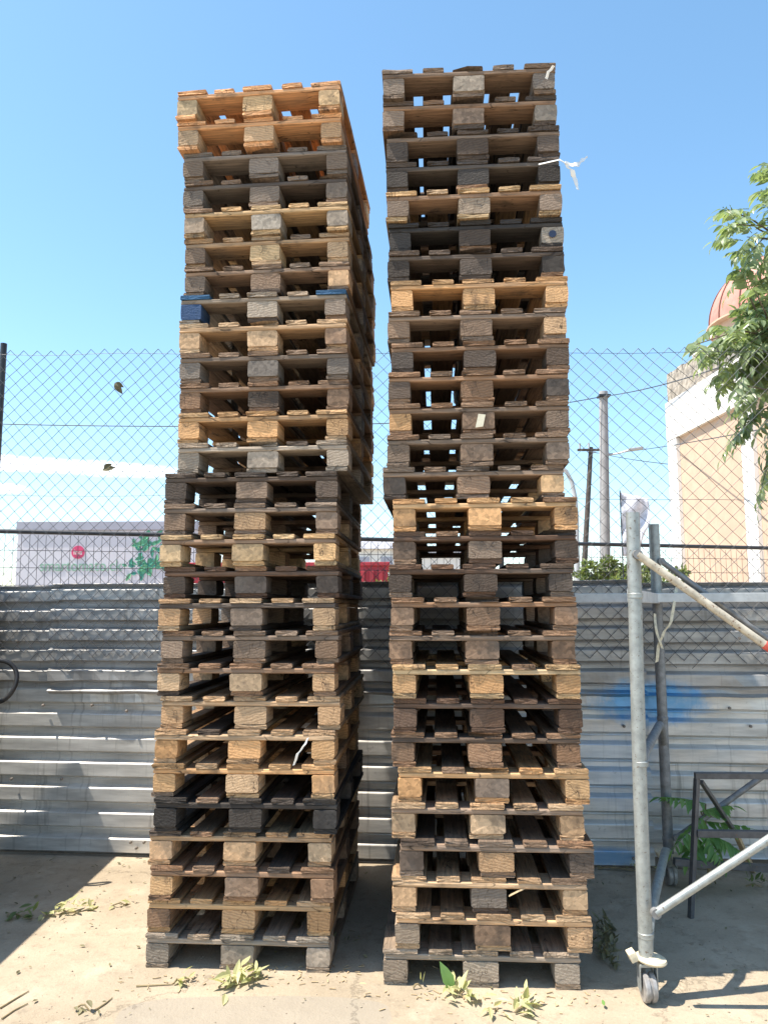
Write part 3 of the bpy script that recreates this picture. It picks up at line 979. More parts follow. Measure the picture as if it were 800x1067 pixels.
# ---------------------------------------------------------------- welded mesh fence further back
pL, pR = at(-30, 552.5, 6.9), at(830, 572, 8.9)
wf = empty('welded_mesh_fence', (pL.x, pL.y, 0), math.atan2(pR.y - pL.y, pR.x - pL.x))
tag(wf, 'black topped welded mesh fence behind the zinc wall', 'fence')
Lf = (Vector((pR.x, pR.y)) - Vector((pL.x, pL.y))).length
zr = (pL.z + pR.z) / 2
zl, zr_ = pL.z, pR.z
MB().tube([(-.6, 0, zl), (Lf + .6, 0, zr_)], 0.021, 10).build('top_rail', M_BLACK, wf, True)
mb = MB()
k = 0
x = -.4
while x < Lf + .4:
    mb.tube([(x, 0, 0.1), (x, 0, zl + (zr_ - zl) * x / Lf - .03)], 0.0022, 4, cap=False)
    x += 0.068
z = 0.2
while z < zl - .05:
    mb.tube([(-.4, 0.004, z), (Lf + .4, 0.004, z)], 0.0026, 4, cap=False)
    z += 0.155
mb.build('mesh_panel', M_BLACK, wf)
for x in (-.3, 2.4, 5.0):
    if x < Lf + .5:
        MB().tube([(x, 0.05, 0), (x, 0.05, zl + .03)], 0.028, 8).build('fence_post', M_BLACK, wf)

# ---------------------------------------------------------------- scaffold frame on the right
scaf = empty('scaffold_tower', (1.03, 3.303, 0))
tag(scaf, 'grey tubular scaffold tower on casters right of the pallet stacks', 'scaffold')
A = Vector((0, 0, 0))                       # front post foot (local)
B = Vector((0.556, 1.30, 0))                # rear post foot
SP = Vector((1.93, -0.185, 0))              # along the long side to the other end frame


def pipe(name, p, r, mat, parent=scaf, n=14):
    return MB().tube(p, r, n).build(name, mat, parent, True)


def end_frame(o, first):
    a, bb = A + o, B + o
    topA, topB = 1.935, 2.02
    lean = Vector((0.018, 0, 0))
    pipe('post', [a + Vector((0, 0, .15)), a + Vector((.004, 0, .8)), a + lean * 1.2 + Vector((0, 0, topA))], 0.0285, M_GALV_PIPE)
    pipe('post', [bb + Vector((0, 0, .10)), bb + Vector((0, 0, 1.60))], 0.0285, M_DARK_PIPE)
    pipe('post_extension', [bb + Vector((0, 0, 1.58)), bb + Vector((0, 0, topB))], 0.0305, M_GALV_PIPE)
    for z, nm in ((.90, .84), (.24, .10)):
        pts = []
        for k in range(13):
            t = k / 12
            q = a.lerp(bb, t)
            q.z = z + (nm - z) * 0 + (-0.16 * max(0, 1 - t / .16) ** 2) + (-0.14 * max(0, 1 - (1 - t) / .16) ** 2)
            pts.append(q)
        pipe('end_rail', pts, 0.022, M_GALV_PIPE if z < .5 else M_DARK_PIPE)
    for f, zz in ((a, .245), (a, .905), (a, 1.585), (bb, .245), (bb, .905), (bb, 1.585)):
        MB().lathe([(.028, -.012), (.0315, -.008), (.031, .0), (.0315, .008), (.028, .012)], f + Vector((.0112 * zz if f is a else 0, 0, zz)), None, 18).build('weld_collar', M_GALV_PIPE if f is a else M_DARK_PIPE, scaf, True)
    mbx = MB()
    dd = (bb - a).normalized()
    mid = (a + bb) / 2 + Vector((0, 0, 1.585))
    mbx.box(mid, (0.035, (bb - a).length - .04, 0.055), Matrix.Rotation(math.atan2(-dd.x, dd.y), 3, 'Z'), .004)
    mbx.build('top_end_rail', M_SHEETPL, scaf)
    for f in (a, bb):
        # caster: flange collar, fork, wheel
        mbx = MB()
        mbx.lathe([(.033, .145), (.056, .147), (.062, .155), (.058, .163), (.036, .166), (.033, .17)], f, Matrix.Rotation(R(7), 3, 'Y'), 20)
        mbx.box(f + Vector((-.055, 0, .168)), (.03, .05, .036), Matrix.Rotation(R(-24), 3, 'Y'), .004)
        mbx.build('collar', M_CREAM, scaf, True)
        mbx = MB()
        mbx.box(f + Vector((0, 0, .138)), (.07, .055, .012), None, .003)
        for s in (-1, 1):
            mbx.box(f + Vector((s * .033, -.008, .093)), (.005, .04, .095), None, .002)
        mbx.build('fork', M_GALV_PIPE, scaf)
        mbx = MB()
        mbx.lathe([(.02, -.024), (.05, -.024), (.055, -.019), (.055, -.006), (.048, -.002), (.048, .002), (.055, .006), (.055, .019), (.05, .024), (.02, .024)],
                  f + Vector((0, -.012, .0555)), Matrix.Rotation(R(90), 3, 'Y'), 28)
        mbx.build('wheel', M_WHEEL, scaf, True)
    return a, bb


a1, b1 = end_frame(Vector((0, 0, 0)), True)
a2, b2 = end_frame(SP, False)


def brace(p, q, mat, red):
    o = pipe('brace', [p, q], 0.0165, mat)
    for f in red:
        c = p.lerp(q, f)
        e = (q - p).normalized() * .022
        MB().tube([c - e, c + e], 0.0178, 12).build('red_band', M_RED, o, True)
    for s, e in ((p, q), (q, p)):
        d_ = (e - s).normalized()
        MB().tube([s - Vector((0, .012, 0)), s + Vector((0, .012, 0))], .020, 10).build('clamp', M_DARK_PIPE, o, True)
    return o


oy = Vector((0, -.043, 0))
brace(a1 + oy + Vector((.02, 0, 1.755)), a2 + oy + Vector((-.01, 0, .30)), M_CREAMPIPE, (.262, .70))
brace(a1 + oy + Vector((.02, -.036, .355)), a2 + oy + Vector((-.01, -.036, 1.60)), M_GALV_PIPE, (.268, .70))
ob = Vector((0, -.043, 0))
brace(b1 + ob + Vector((.02, 0, 1.80)), b2 + ob + Vector((-.02, 0, .30)), M_DARK_PIPE, ())
brace(b1 + ob + Vector((.02, -.036, .27)), b2 + ob + Vector((-.02, -.036, 1.62)), M_DARK_PIPE, ())
# long ledger lying against the rear posts
p, q = at(598, 622.5, 4.50), at(1000, 622.5, 4.42)
mb = MB()
lo = Vector((1.03, 3.303, 0))
mid = (p + q) / 2 - lo
mb.box(mid, ((q - p).length, .03, .052), Matrix.Rotation(math.atan2(q.y - p.y, q.x - p.x), 3, 'Z'), .003)
mb.build('ledger', M_SHEETPL, scaf)
# cloth strip knotted round the rear post
rp = [at(705, 612, 4.50), at(702, 630, 4.46), at(699, 648, 4.45), at(691, 660, 4.44), at(686, 672, 4.45), at(684, 690, 4.46)]
rq = [at(682, 640, 4.47), at(683, 655, 4.44), at(687, 668, 4.44), at(690, 676, 4.45)]
strip('cloth_strip', [arc(rp, 4, 0, .003), arc(rq, 4, 0, .003)], [.022, .018], [(1, .3, .3), (1, .4, -.2)], 'cream cloth strip knotted round the dark rear scaffold post', 'cloth', M_ROPE)

# ---------------------------------------------------------------- trestle behind the scaffold
tr = empty('trestle', (1.52, 4.12, 0))
tag(tr, 'low dark steel trestle frame standing at the wall behind the scaffold', 'trestle')


def bar(name, p, q, r, mat=M_TRESTLE):
    p, q = p - Vector(tr.location), q - Vector(tr.location)
    d_ = (q - p)
    z = d_.normalized()
    rot = z.to_track_quat('Z', 'Y').to_matrix()
    return MB().box((p + q) / 2, (r, r, d_.length), rot, .002).build(name, mat, tr)


TA, TB = Vector((1.595, 4.16, .665)), Vector((2.60, 4.12, .665))
fA, fB = at(719.5, 957, Z=0), Vector((2.62, 4.02, 0))
rA, rB = at(785, 909, Z=0.0), Vector((2.75, 4.48, 0))
bar('top_rail', TA - Vector((.01, 0, -.014)), TB + Vector((.01, 0, .014)), .030)
bar('leg', fA, TA, .024)
bar('leg', fB, TB, .024)
tm = TA.lerp(rA, .55) + Vector((.03, 0, 0))
bar('strut', TA + Vector((.03, .02, -.02)), tm, .020)
bar('strut', tm, rA, .026, M_RAWWOOD)
bar('leg', rB, TB + Vector((.0, .03, -.03)), .022)
mA = fA.lerp(TA, .60)
mB = fB.lerp(TB, .60)
bar('shelf_rail', mA + Vector((.012, 0, 0)), mB, .034)
bar('upright', Vector((1.985, 4.14, .40)), Vector((1.985, 4.14, .655)), .014)
bar('lower_rail', at(702, 898, 4.40), Vector((2.74, 4.46, .08)), .036)

# ---------------------------------------------------------------- machine cabinet beside the wall at the left, mostly outside the picture
cx0, cx1, cy0, cy1, ch = -3.4, -2.455, 3.1, 5.06, 1.70
cab = empty('tool_cabinet', ((cx0 + cx1) / 2, (cy0 + cy1) / 2, 0))
tag(cab, 'dark metal cabinet at the left picture edge with a black hose loop', 'cabinet')
MB().box((0, 0, ch / 2 + .03), (cx1 - cx0, cy1 - cy0, ch - .06), None, .012).build('body', M_CABINET, cab)
MB().box((0, -(cy1 - cy0) / 2 - .008, ch / 2 + .03), (cx1 - cx0 - .08, .016, ch - .16), None, .004).build('door', M_CABINET, cab)
MB().box((0, 0, .03), (cx1 - cx0 - .1, cy1 - cy0 - .1, .06)).build('plinth', M_BLACK, cab)
hc = at(-4, 712, 4.55)
hp = []
for k in range(25):
    an = R(-125) + R(250) * k / 24
    hp.append(Vector((hc.x + .115 * math.cos(an), 4.55 + .02 * math.sin(an * 2), hc.z + .118 * math.sin(an) + .01)))
hp = [Vector((cx1 - .02, 4.56, hp[0].z - .05))] + hp + [Vector((cx1 - .02, 4.56, hp[-1].z + .02))]
MB().tube([h - Vector(cab.location) for h in hp], 0.0125, 10).build('hose', M_RUBBER, cab, True)


# ---------------------------------------------------------------- far things over the wall
def far_box(mbx, px0, px1, py0, py1, Y, dep, zb=None):
    p, q = at(px0, py1, Y), at(px1, py0, Y)
    z0 = p.z if zb is None else zb
    mbx.box(((p.x + q.x) / 2, Y + dep / 2, (z0 + q.z) / 2), (q.x - p.x, dep, q.z - z0))
    return mbx


# advertising hoarding / container side
hy = 15.0
p, q = at(16, 600, hy), at(205, 543, hy)
ho = empty('advert_board', ((p.x + q.x) / 2, hy, 0))
tag(ho, 'pale lilac advert board with round pink logo beyond the fence', 'billboard')
wd, ht = q.x - p.x, q.z
capz = at(16, 553, hy).z
MB().box((0, 0.5, (capz + .5) / 2), (wd, 1.0, capz - .5), None, .01).build('panel', M_LILAC, ho)
MB().box((0, 0.5, (capz + ht) / 2 + .002), (wd + .04, 1.06, ht - capz), None, .01).build('top_band', M_GREYB, ho)
for s in (-1, 1):
    MB().box((s * wd * .4, .5, .25), (.18, .3, .5)).build('support', M_GREYB, ho)
lc = at(81.5, 575.5, hy) - Vector(ho.location)
MB().lathe([(.125, 0), (.125, .012)], (lc.x, -.001, lc.z), Matrix.Rotation(R(90), 3, 'X'), 36).build('logo_disc', M_PINK, ho)


def text(body, size, loc, mat, parent, name):
    cu = bpy.data.curves.new(name, 'FONT')
    cu.body = body
    cu.size = size
    cu.extrude = 0.004
    cu.align_x = 'CENTER'
    cu.align_y = 'CENTER'
    t_ = bpy.data.objects.new(name, cu)
    col.objects.link(t_)
    bpy.context.view_layer.update()
    me = bpy.data.meshes.new_from_object(t_.evaluated_get(bpy.context.evaluated_depsgraph_get()))
    bpy.data.objects.remove(t_)
    me.materials.clear()
    me.materials.append(mat)
    o = bpy.data.objects.new(name, me)
    col.objects.link(o)
    o.parent = parent
    o.location = loc
    o.rotation_euler = (R(90), 0, 0)
    return o


text('ina', .15, (lc.x, -.020, lc.z), M_WHITEW, ho, 'logo_lettering')
tl = at(84, 590, hy) - Vector(ho.location)
o = text('smartomato.ck', .30, (tl.x, -.006, tl.z), M_GREENT, ho, 'green_lettering')
o.scale = (0.86, 1, 1)
mb = MB()
for k in range(75):
    c_ = at(rnd.gauss(153, 8) + 6 * math.sin(k), rnd.choice((rnd.gauss(567, 5), rnd.gauss(588, 6))), hy) - Vector(ho.location)
    an = rnd.uniform(0, 6.28)
    mb.leaf(Vector((c_.x, -.004 - .0001 * k, c_.z)), Vector((math.cos(an), 0, math.sin(an))), Vector((0, -1, 0)), rnd.uniform(.10, .2), rnd.uniform(.05, .10), 0)
mb.build('leaf_print', M_LPRINT, ho)

# red container seen as a red strip between the stacks
p, q = at(195, 606, 10.5), at(404, 588.5, 10.5)
rc = empty('cargo_container', ((p.x + q.x) / 2, 10.5, 0))
tag(rc, 'red painted metal container showing over the wall between the stacks', 'container')
mb = MB()
W_, H_ = q.x - p.x, q.z
mb.box((0, .9, H_ / 2), (W_, 1.8, H_ - .02))
x = -W_ / 2 + .06
while x < W_ / 2 - .06:
    mb.box((x, -.012, H_ / 2), (.05, .03, H_ - .16), None, .006)
    x += .12
mb.build('body', M_REDC, rc)
MB().box((0, .9, H_ + .012), (W_ + .05, 1.86, .05), None, .006).build('roof_edge', M_REDC, rc)

# pale sheds and houses beyond
hs = empty('grey_roofed_house', (at(392, 600, 38).x, 38, 0))
tag(hs, 'small pale house with grey roof between the pallet stacks', 'house')
p, q = at(366, 600, 38), at(418, 572, 38)
MB().box((0, 3, q.z / 2), (q.x - p.x, 6, q.z)).build('wall', M_WHITEW, hs)
zz, z2 = q.z, at(392, 566, 38).z
mb = MB()
xa = (q.x - p.x) / 2 + .25
mb.add([(-xa, -.3, zz), (xa, -.3, zz), (xa, 6.3, zz), (-xa, 6.3, zz), (-xa * .7, 3, z2 + .5), (xa * .7, 3, z2 + .5)],
       [(0, 1, 5, 4), (2, 3, 4, 5), (1, 2, 5), (3, 0, 4), (3, 2, 1, 0)])
mb.build('roof', M_GREYROOF, hs)
for xx in (-.6, .5):
    wo_ = MB().box((xx, -.02, zz - .75), (.55, .06, .7)).build('window', M_GREYB, hs)

wh = empty('white_shed', (at(458, 600, 26).x, 26, 0))
tag(wh, 'low white shed seen through the openings of the right stack', 'shed')
p, q = at(436, 606, 26), at(485, 577, 26)
MB().box((0, 2, q.z / 2), (q.x - p.x, 4, q.z), None, .01).build('wall', M_WHITEW, wh)
MB().box((0, 2, q.z + .06), (q.x - p.x + .3, 4.4, .12), None, .01).build('roof', M_GREYROOF, wh)
MB().box((.1, -.02, 1.05), (.8, .05, 2.1)).build('door', M_GREYB, wh)

# tan building on the right, its long side running away
X0, SL = 8.40, -0.05


def side_pt(y, z, off=0.0):
    return Vector((X0 + SL * y - off, y, z))


def side_y(px):
    a = (px - 400) / F_PX * 1.0135
    return (X0 - .09) / (a - SL)


def side_slab(mbx, ya, yb, z0, z1, o0, o1):
    vs = [side_pt(ya, z0, o0), side_pt(yb, z0, o0), side_pt(yb, z0, o1), side_pt(ya, z0, o1)]
    vs += [v + Vector((0, 0, z1 - z0)) for v in vs]
    mbx.add(vs, [(0, 3, 2, 1), (4, 5, 6, 7), (0, 1, 5, 4), (1, 2, 6, 5), (2, 3, 7, 6), (3, 0, 4, 7)])
    return mbx


bld = empty('tan_building', (0, 0, 0))
tag(bld, 'tan rendered building with white pilasters and red dome behind the tree', 'building')
yF, yN = side_y(697), 7.0
ZB1, ZB2, ZB3 = 5.76, 6.76, 7.50
side_slab(MB(), yN, yF, 0, ZB1, -8, 0).build('wall', M_TAN, bld)
side_slab(MB(), yN, yF + .02, ZB1, ZB2, -8, .10).build('white_band', M_WHITEW, bld)
for px0, px1 in ((697, 706), (774, 786)):
    side_slab(MB(), side_y(px1), side_y(px0) + .01, 0, ZB1 - .01, .002, .09).build('pilaster', M_WHITEW, bld)
for ya in (12.0, 9.0):
    side_slab(MB(), ya, ya + .45, 0, ZB1 - .01, .002, .09).build('pilaster', M_WHITEW, bld)
ys1, ys0 = side_y(698), side_y(752)
mb = MB()
side_slab(mb, ys0, ys1, ZB2 + .002, ZB3 - .12, -6, .06)
for k in range(9):
    t0 = ys0 + (ys1 - ys0) * k / 9
    side_slab(mb, t0 + .01, t0 + (ys1 - ys0) / 9 - .01, ZB3 - .12, ZB3 + rnd.uniform(-.03, .03), -.5, .06 - rnd.uniform(0, .03))
mb.build('stone_parapet', M_STONE, bld)
dc = at(815, 336, 21.0)
rdm = (dc.x - at(744, 336, 21.0).x)
mb = MB()
pr = [(rdm * math.cos(R(a_)), rdm * math.sin(R(a_)) * 1.0) for a_ in range(0, 90, 6)] + [(.05, rdm)]
mb.lathe(pr, dc, None, 48)
mb.build('dome', M_TILE, bld, True)
for k in range(16):
    an = 2 * math.pi * k / 16 + .15
    MB().tube([dc + Vector(((r_ + .01) * math.cos(an), (r_ + .01) * math.sin(an), h_)) for r_, h_ in pr], .022, 5).build('dome_rib', M_SEAM, bld)
MB().lathe([(rdm * .94, -dc.z + 6.0), (rdm * .94, -.06), (rdm * 1.04, -.05), (rdm * 1.04, 0)], dc, None, 40).build('drum', M_TAN, bld)

# utility poles and wires
pb = at(628.5, 560, 23.0)
cp = empty('utility_pole', (pb.x, 23.0, 0))
tag(cp, 'thick grey concrete utility pole right of the right stack', 'utility pole')
ztop = at(628.5, 408, 23.0).z
dx_ = at(628.5, 408, 23.0).x - pb.x
MB().tube([(-dx_ * .3, 0, 0), (dx_ * .35, 0, ztop * .5), (dx_, 0, ztop)], [.165, .145, .125], 20).build('shaft', M_CONC, cp, True)
zw = at(628, 413, 23.0).z
MB().box((dx_, -.02, zw), (.34, .34, .06), None, .01).build('wire_clamp', M_BLACK, cp)
za = at(636, 474, 23.0).z
e_ = at(664, 468, 22.6) - Vector((pb.x, 23.0, 0))
o = MB().tube([(.12 + dx_ * .7, 0, za), (.4 + dx_ * .7, -.15, za + .02), (e_.x - .2, -.3, e_.z), (e_.x, -.4, e_.z)], .028, 8).build('lamp_arm', M_LAMP, cp, True)
MB().box((e_.x - .05, -.4, e_.z + .01), (.42, .14, .08), Matrix.Rotation(R(-8), 3, 'Y'), .02).build('lamp_head', M_LAMP, o)

pw0, pw1 = at(604.5, 612, 30.0), at(615.5, 466, 30.0)
wp = empty('utility_pole', (pw0.x - .1, 30.0, 0))
tag(wp, 'thin dark wooden pole leaning beside the concrete pole', 'utility pole')
lp = Vector((pw1.x - (pw0.x - .1), 0, pw1.z))
MB().tube([(0, 0, 0), lp], [.13, .085], 12).build('shaft', M_OLDWOOD, wp, True)
MB().box(lp + Vector((0, -.08, -.12)), (1.1, .09, .09), None, .01).build('crossarm', M_OLDWOOD, wp)
for s in (-.45, -.1, .4):
    MB().tube([lp + Vector((s, -.08, -.08)), lp + Vector((s, -.08, .14))], [.03, .045], 8).build('insulator', M_LAMP, wp)

sl = empty('street_lamp', (at(601, 600, 26.0).x, 26.0, 0))
tag(sl, 'pale grey street lamp with curved arm behind the right stack', 'street lamp')
pts = [Vector((0, 0, 0)), at(601, 600, 26) - Vector(sl.location), at(600.5, 540, 26) - Vector(sl.location), at(599, 518, 26) - Vector(sl.location), at(595.5, 502, 26) - Vector(sl.location),
       at(590, 491, 26) - Vector(sl.location), at(580, 483, 26) - Vector(sl.location), at(566, 480, 26) - Vector(sl.location)]
MB().tube(pts, [.10, .09, .08, .075, .07, .065, .06, .05], 10).build('post', M_LAMP, sl, True)
MB().box(pts[-1] + Vector((-.3, 0, -.02)), (.75, .22, .12), None, .04).build('lamp_head', M_LAMP, sl)


def wire(pts, sag, label, r=.014):
    out = []
    for i in range(len(pts) - 1):
        for k in range(20):
            t_ = k / 20
            v = pts[i].lerp(pts[i + 1], t_)
            v.z -= sag * 4 * t_ * (1 - t_)
            out.append(v)
    out.append(pts[-1])
    return tag(MB().tube(out, r, 6).build('overhead_wire', M_CABLE), label, 'wire', 'overhead wires')


wire([at(-60, 440, 21), at(405, 441, 22), at(628, 413, 22.9), side_pt(16.5, at(700, 418, side_y(700)).z)], .10, 'upper overhead wire running from the left edge to the concrete pole')
wire([at(612, 470, 30), at(640, 472, 28), at(830, 440, 12)], .05, 'overhead wire rising to the right across the tan building', .011)
wire([at(615, 470, 30), at(700, 484, side_y(700))], .05, 'short overhead wire from the wooden pole to the tan building', .012)

# white flag on a thin rod
fy = 12.0
fb = at(649.5, 604, fy)
fl = empty('flag', (fb.x, fy, 0))
tag(fl, 'crumpled white flag on a thin rod left of the tan building', 'flag')
tz = at(649.5, 511, fy).z
MB().tube([(0, 0, 0), (0, 0, tz)], .009, 8).build('rod', M_BLACK, fl, True)
mb = MB()
vs, fs = [], []
nu, nv = 12, 16
for i in range(nu + 1):
    for k in range(nv + 1):
        s_, t_ = i / nu, k / nv
        wdt = .42 * (1 - .55 * max(0, t_ - .45) / .55)
        zz = tz - .03 - .10 * s_ * (1 - t_) - t_ * (.98 + .02 * s_)
        yy = .05 * math.sin(s_ * 9 + t_ * 4) * s_ + .02 * math.sin(t_ * 14 + s_ * 5)
        vs.append((.008 + wdt * s_ + .02 * math.sin(t_ * 8) * s_, yy, zz))
for i in range(nu):
    for k in range(nv):
        fs.append((i * (nv + 1) + k, (i + 1) * (nv + 1) + k, (i + 1) * (nv + 1) + k + 1, i * (nv + 1) + k + 1))
mb.add(vs, fs)
o = mb.build('flag_cloth', M_FLAG, fl, True)
sm = o.modifiers.new('thickness', 'SOLIDIFY')
sm.thickness = 0.003


# ---------------------------------------------------------------- vegetation
def bush(px0, px1, py0, Y, n, ls, label, mat=M_BUSH, dep=1.2, name='bush'):
    p, q = at(px0, 600, Y), at(px1, py0, Y)
    cx, wdt, h = (p.x + q.x) / 2, (q.x - p.x), q.z
    root = empty(name, (cx, Y, 0))
    tag(root, label, 'bush', 'bushes beyond the wall')
    mb = MB()
    cl_ = [(Vector((rnd.uniform(-.42, .42) * wdt, rnd.uniform(-.4, .4) * dep, h * rnd.uniform(.35, .9))), rnd.uniform(.14, .26) * max(wdt, .9)) for _ in range(13)]
    for k in range(n):
        c_, r_ = rnd.choice(cl_)
        d_ = rv().normalized() * r_ * rnd.uniform(.5, 1.05)
        pos = c_ + d_
        pos.z = min(pos.z, h * rnd.uniform(.94, 1.03))
        if pos.z < .2:
            continue
        dr = (d_.normalized() + rv(.8) + Vector((0, 0, -.2)))
        mb.leaf(pos, dr, rv() + Vector((0, 0, .8)), ls * rnd.uniform(.7, 1.3), ls * .5, .25)
    mb.build('foliage', mat, root)
    mb = MB()
    for c_, r_ in cl_:
        mb.tube([(c_.x * .15, c_.y * .2, 0), c_ * .6 + Vector((0, 0, .05)), c_], [.035, .02, .008], 6)
    mb.build('stems', M_BARK, root)
    return root


bush(600, 640, 566, 13.0, 2600, .10, 'green bush at the foot of the concrete pole')
bush(632, 668, 582, 14.5, 1900, .10, 'low dark bush beside the white flag')
bush(670, 703, 568, 15.5, 2200, .11, 'dark bush touching the corner of the tan building')
bush(383, 432, 575, 13.5, 2200, .10, 'light green bush between the two pallet stacks', M_YBUSH)
bush(500, 560, 576, 15.0, 2200, .11, 'yellowish bush seen through the openings of the right stack', M_YBUSH)
bush(560, 600, 580, 16.0, 1500, .11, 'bush hidden mostly by the right edge of the right stack')
bush(382, 408, 601, 9.6, 900, .06, 'flowering low shrub in front of the red container', M_YBUSH, .6)


def compound(mb, base, d, ln, pairs, lw, ll, droop):
    """pinnate leaf: rachis with leaflets"""
    d = d.normalized()
    side = d.cross(Vector((0, 0, 1)))
    if side.length < .1:
        side = Vector((1, 0, 0))
    side.normalize()
    nrm = side.cross(d).normalized() + rv(.25)
    pts = []
    for k in range(pairs + 2):
        t_ = k / (pairs + 1)
        pts.append(base + d * (ln * t_) + Vector((0, 0, -droop * ln * t_ * t_)))
    mb.tube(pts, [.0035 * (1 - .7 * k / (pairs + 1)) for k in range(pairs + 2)], 4, cap=False)
    for k in range(1, pairs + 1):
        tg = (pts[k + 1] - pts[k - 1]).normalized()
        for s in (-1, 1):
            dd = side * s * 1.0 + tg * .55 + Vector((0, 0, -.35)) + rv(.18)
            f = math.sin(math.pi * (.18 + .75 * k / (pairs + 1)))
            mb.leaf(pts[k], dd, nrm + rv(.35), ll * f * rnd.uniform(.85, 1.15), lw * f, .28)
    mb.leaf(pts[-1], pts[-1] - pts[-2] + Vector((0, 0, -.004)), nrm, ll * .8, lw * .8, .3)


# tree whose twigs hang into the picture from the right
tx, ty = 3.75, 6.2
tree = empty('ailanthus_tree', (tx, ty, 0))
tag(tree, 'leafy tree reaching in from the right edge before the tan building', 'tree')
TO = Vector((tx, ty, 0))
clus = []     # leaf clusters: (pixel x, pixel y, radius px, count)
for (px, py, rp_, n_) in ((800, 180, 15, 9), (797, 205, 13, 7), (758, 232, 17, 13), (790, 268, 20, 11), (772, 255, 10, 5), (768, 285, 8, 4), (815, 240, 26, 14), (790, 305, 20, 13),
                          (742, 352, 20, 14), (770, 345, 26, 24), (795, 360, 26, 26), (760, 385, 20, 14), (790, 395, 22, 16), (728, 362, 10, 4), (728, 372, 9, 3), (780, 318, 14, 8), (797, 330, 15, 8), (775, 335, 12, 7),
                          (775, 420, 13, 7), (762, 442, 9, 4), (794, 440, 14, 5), (792, 480, 11, 4), (790, 500, 8, 2), (840, 330, 42, 40), (850, 430, 40, 26), (850, 230, 35, 22), (905, 330, 55, 40), (900, 220, 50, 26), (905, 430, 50, 28)):
    for _ in range(max(2, int(n_ * 0.92))):
        an, rr_ = rnd.uniform(0, 6.28), rp_ * math.sqrt(rnd.random())
        Y_ = 5.9 + rnd.gauss(0, .28)
        clus.append(at(px + 7 + rr_ * math.cos(an), py + rr_ * math.sin(an), Y_))
mb = MB()
hubs = [at(x_, y_, 5.95) for x_, y_ in ((830, 335), (815, 250), (840, 200), (830, 420), (800, 350), (880, 300), (900, 400))]
for c_ in clus:
    hub = min(hubs, key=lambda h: (h - c_).length)
    d_ = (c_ - hub)
    d_ = (d_.normalized() if d_.length > .05 else rv()) + rv(.55)
    if c_.z < 3.2:
        d_ += Vector((-.1, 0, -.5))
    L_ = rnd.uniform(.18, .30)
    compound(mb, c_ - d_.normalized() * L_ * .5 - TO, d_, L_, rnd.choice((4, 5, 6)), .047, .118, rnd.uniform(.2, .6))
mb.build('crown', M_LEAF, tree)
mb = MB()
top = Vector((0, 0, 4.9))
mb.tube([(0, 0, 0), (.03, 0, 1.2), (-.02, .03, 2.4), (.05, 0, 3.6), top], [.13, .115, .095, .07, .03], 12)
for h in hubs:
    st = Vector((0, 0, max(1.6, min(4.4, h.z - .9))))
    e = h - TO
    mb.tube([st, st.lerp(e, .5) + Vector((0, 0, .12)), e], [.045, .028, .012], 8)
    mine = [c_ for c_ in clus if min(hubs, key=lambda g_: (g_ - c_).length) is h]
    for c_ in mine[::4]:
        m_ = h.lerp(c_, .5) + rv(.04) + Vector((0, 0, .03))
        mb.tube([h - TO, m_ - TO, c_ - TO], [.010, .006, .003], 5)
mb.build('trunk', M_BARK, tree, True)

# young plant at the wall foot
pl = empty('young_plant', (1.80, 4.60, 0))
tag(pl, 'young green plant with feathery leaves at the wall foot behind scaffold', 'plant')
po = Vector((1.80, 4.60, 0))
mb = MB()
st = MB()
st.tube([(0, 0, 0), (.01, 0, .15), (.0, .01, .33), (-.01, 0, .42)], [.011, .009, .006, .004], 8)
for (bx, by, tx_, ty_) in ((735, 838, 688, 824), (722, 856, 786, 857), (735, 850, 700, 880), (734, 866, 772, 884), (730, 846, 762, 836), (728, 872, 716, 893), (733, 868, 752, 895)):
    yb = 4.55 + rnd.uniform(-.08, .04)
    B_, T_ = at(bx, by, yb), at(tx_, ty_, yb - .08)
    st.tube([Vector((0, 0, B_.z * .8)), (B_ - po)], [.005, .004], 6)
    compound(mb, B_ - po, T_ - B_, (T_ - B_).length, 8, .034, .098, .12)
mb.build('foliage', M_LEAF2, pl)
st.build('stem', M_STEM, pl)


# fallen sprigs
def sprig(px, py, span, n, label, mat=M_WILT, ls=.085, name='fallen_sprig', ang=None, flat=.35, twig=True, spread=.022):
    c_ = at(px, py, Z=0)
    root = empty(name, (c_.x, c_.y, 0))
    tag(root, label, 'leaves' if n > 3 else 'leaf', 'fallen leaves on the yard')
    an = rnd.uniform(-.5, .5) if ang is None else ang
    d_ = Vector((math.cos(an), math.sin(an), 0))
    mb, stm = MB(), MB()
    if twig:
        tp = [d_ * (span * (k / 6 - .5)) + Vector((0, rnd.uniform(-.012, .012), .008 + .012 * math.sin(k))) for k in range(7)]
        stm.tube(tp, [.0045 - .0005 * k for k in range(7)], 6)
        stm.build('stem', M_STEM, root)
    for k in range(n):
        t_ = rnd.uniform(-.5, .5)
        b_ = d_ * (span * t_) + Vector((rnd.uniform(-.02, .02), rnd.gauss(0, spread), rnd.uniform(.006, .02 + .045 * (1 - abs(2 * t_)))))
        dr = d_ * rnd.uniform(-.7, 1) + Vector((rnd.uniform(-.5, .5), rnd.uniform(-1, 1), rnd.uniform(-.12, flat)))
        L_ = ls * rnd.uniform(.6, 1.25)
        mb.leaf(b_, dr, Vector((rnd.uniform(-.6, .6), rnd.uniform(-.6, .6), 1)), L_, L_ * rnd.uniform(.26, .46), rnd.uniform(-.25, .45))
    for i, v in enumerate(mb.v):
        if v[2] < .003:
            mb.v[i] = (v[0], v[1], .003 + rnd.uniform(0, .002))
    mb.build('leaves', mat, root)
    return root


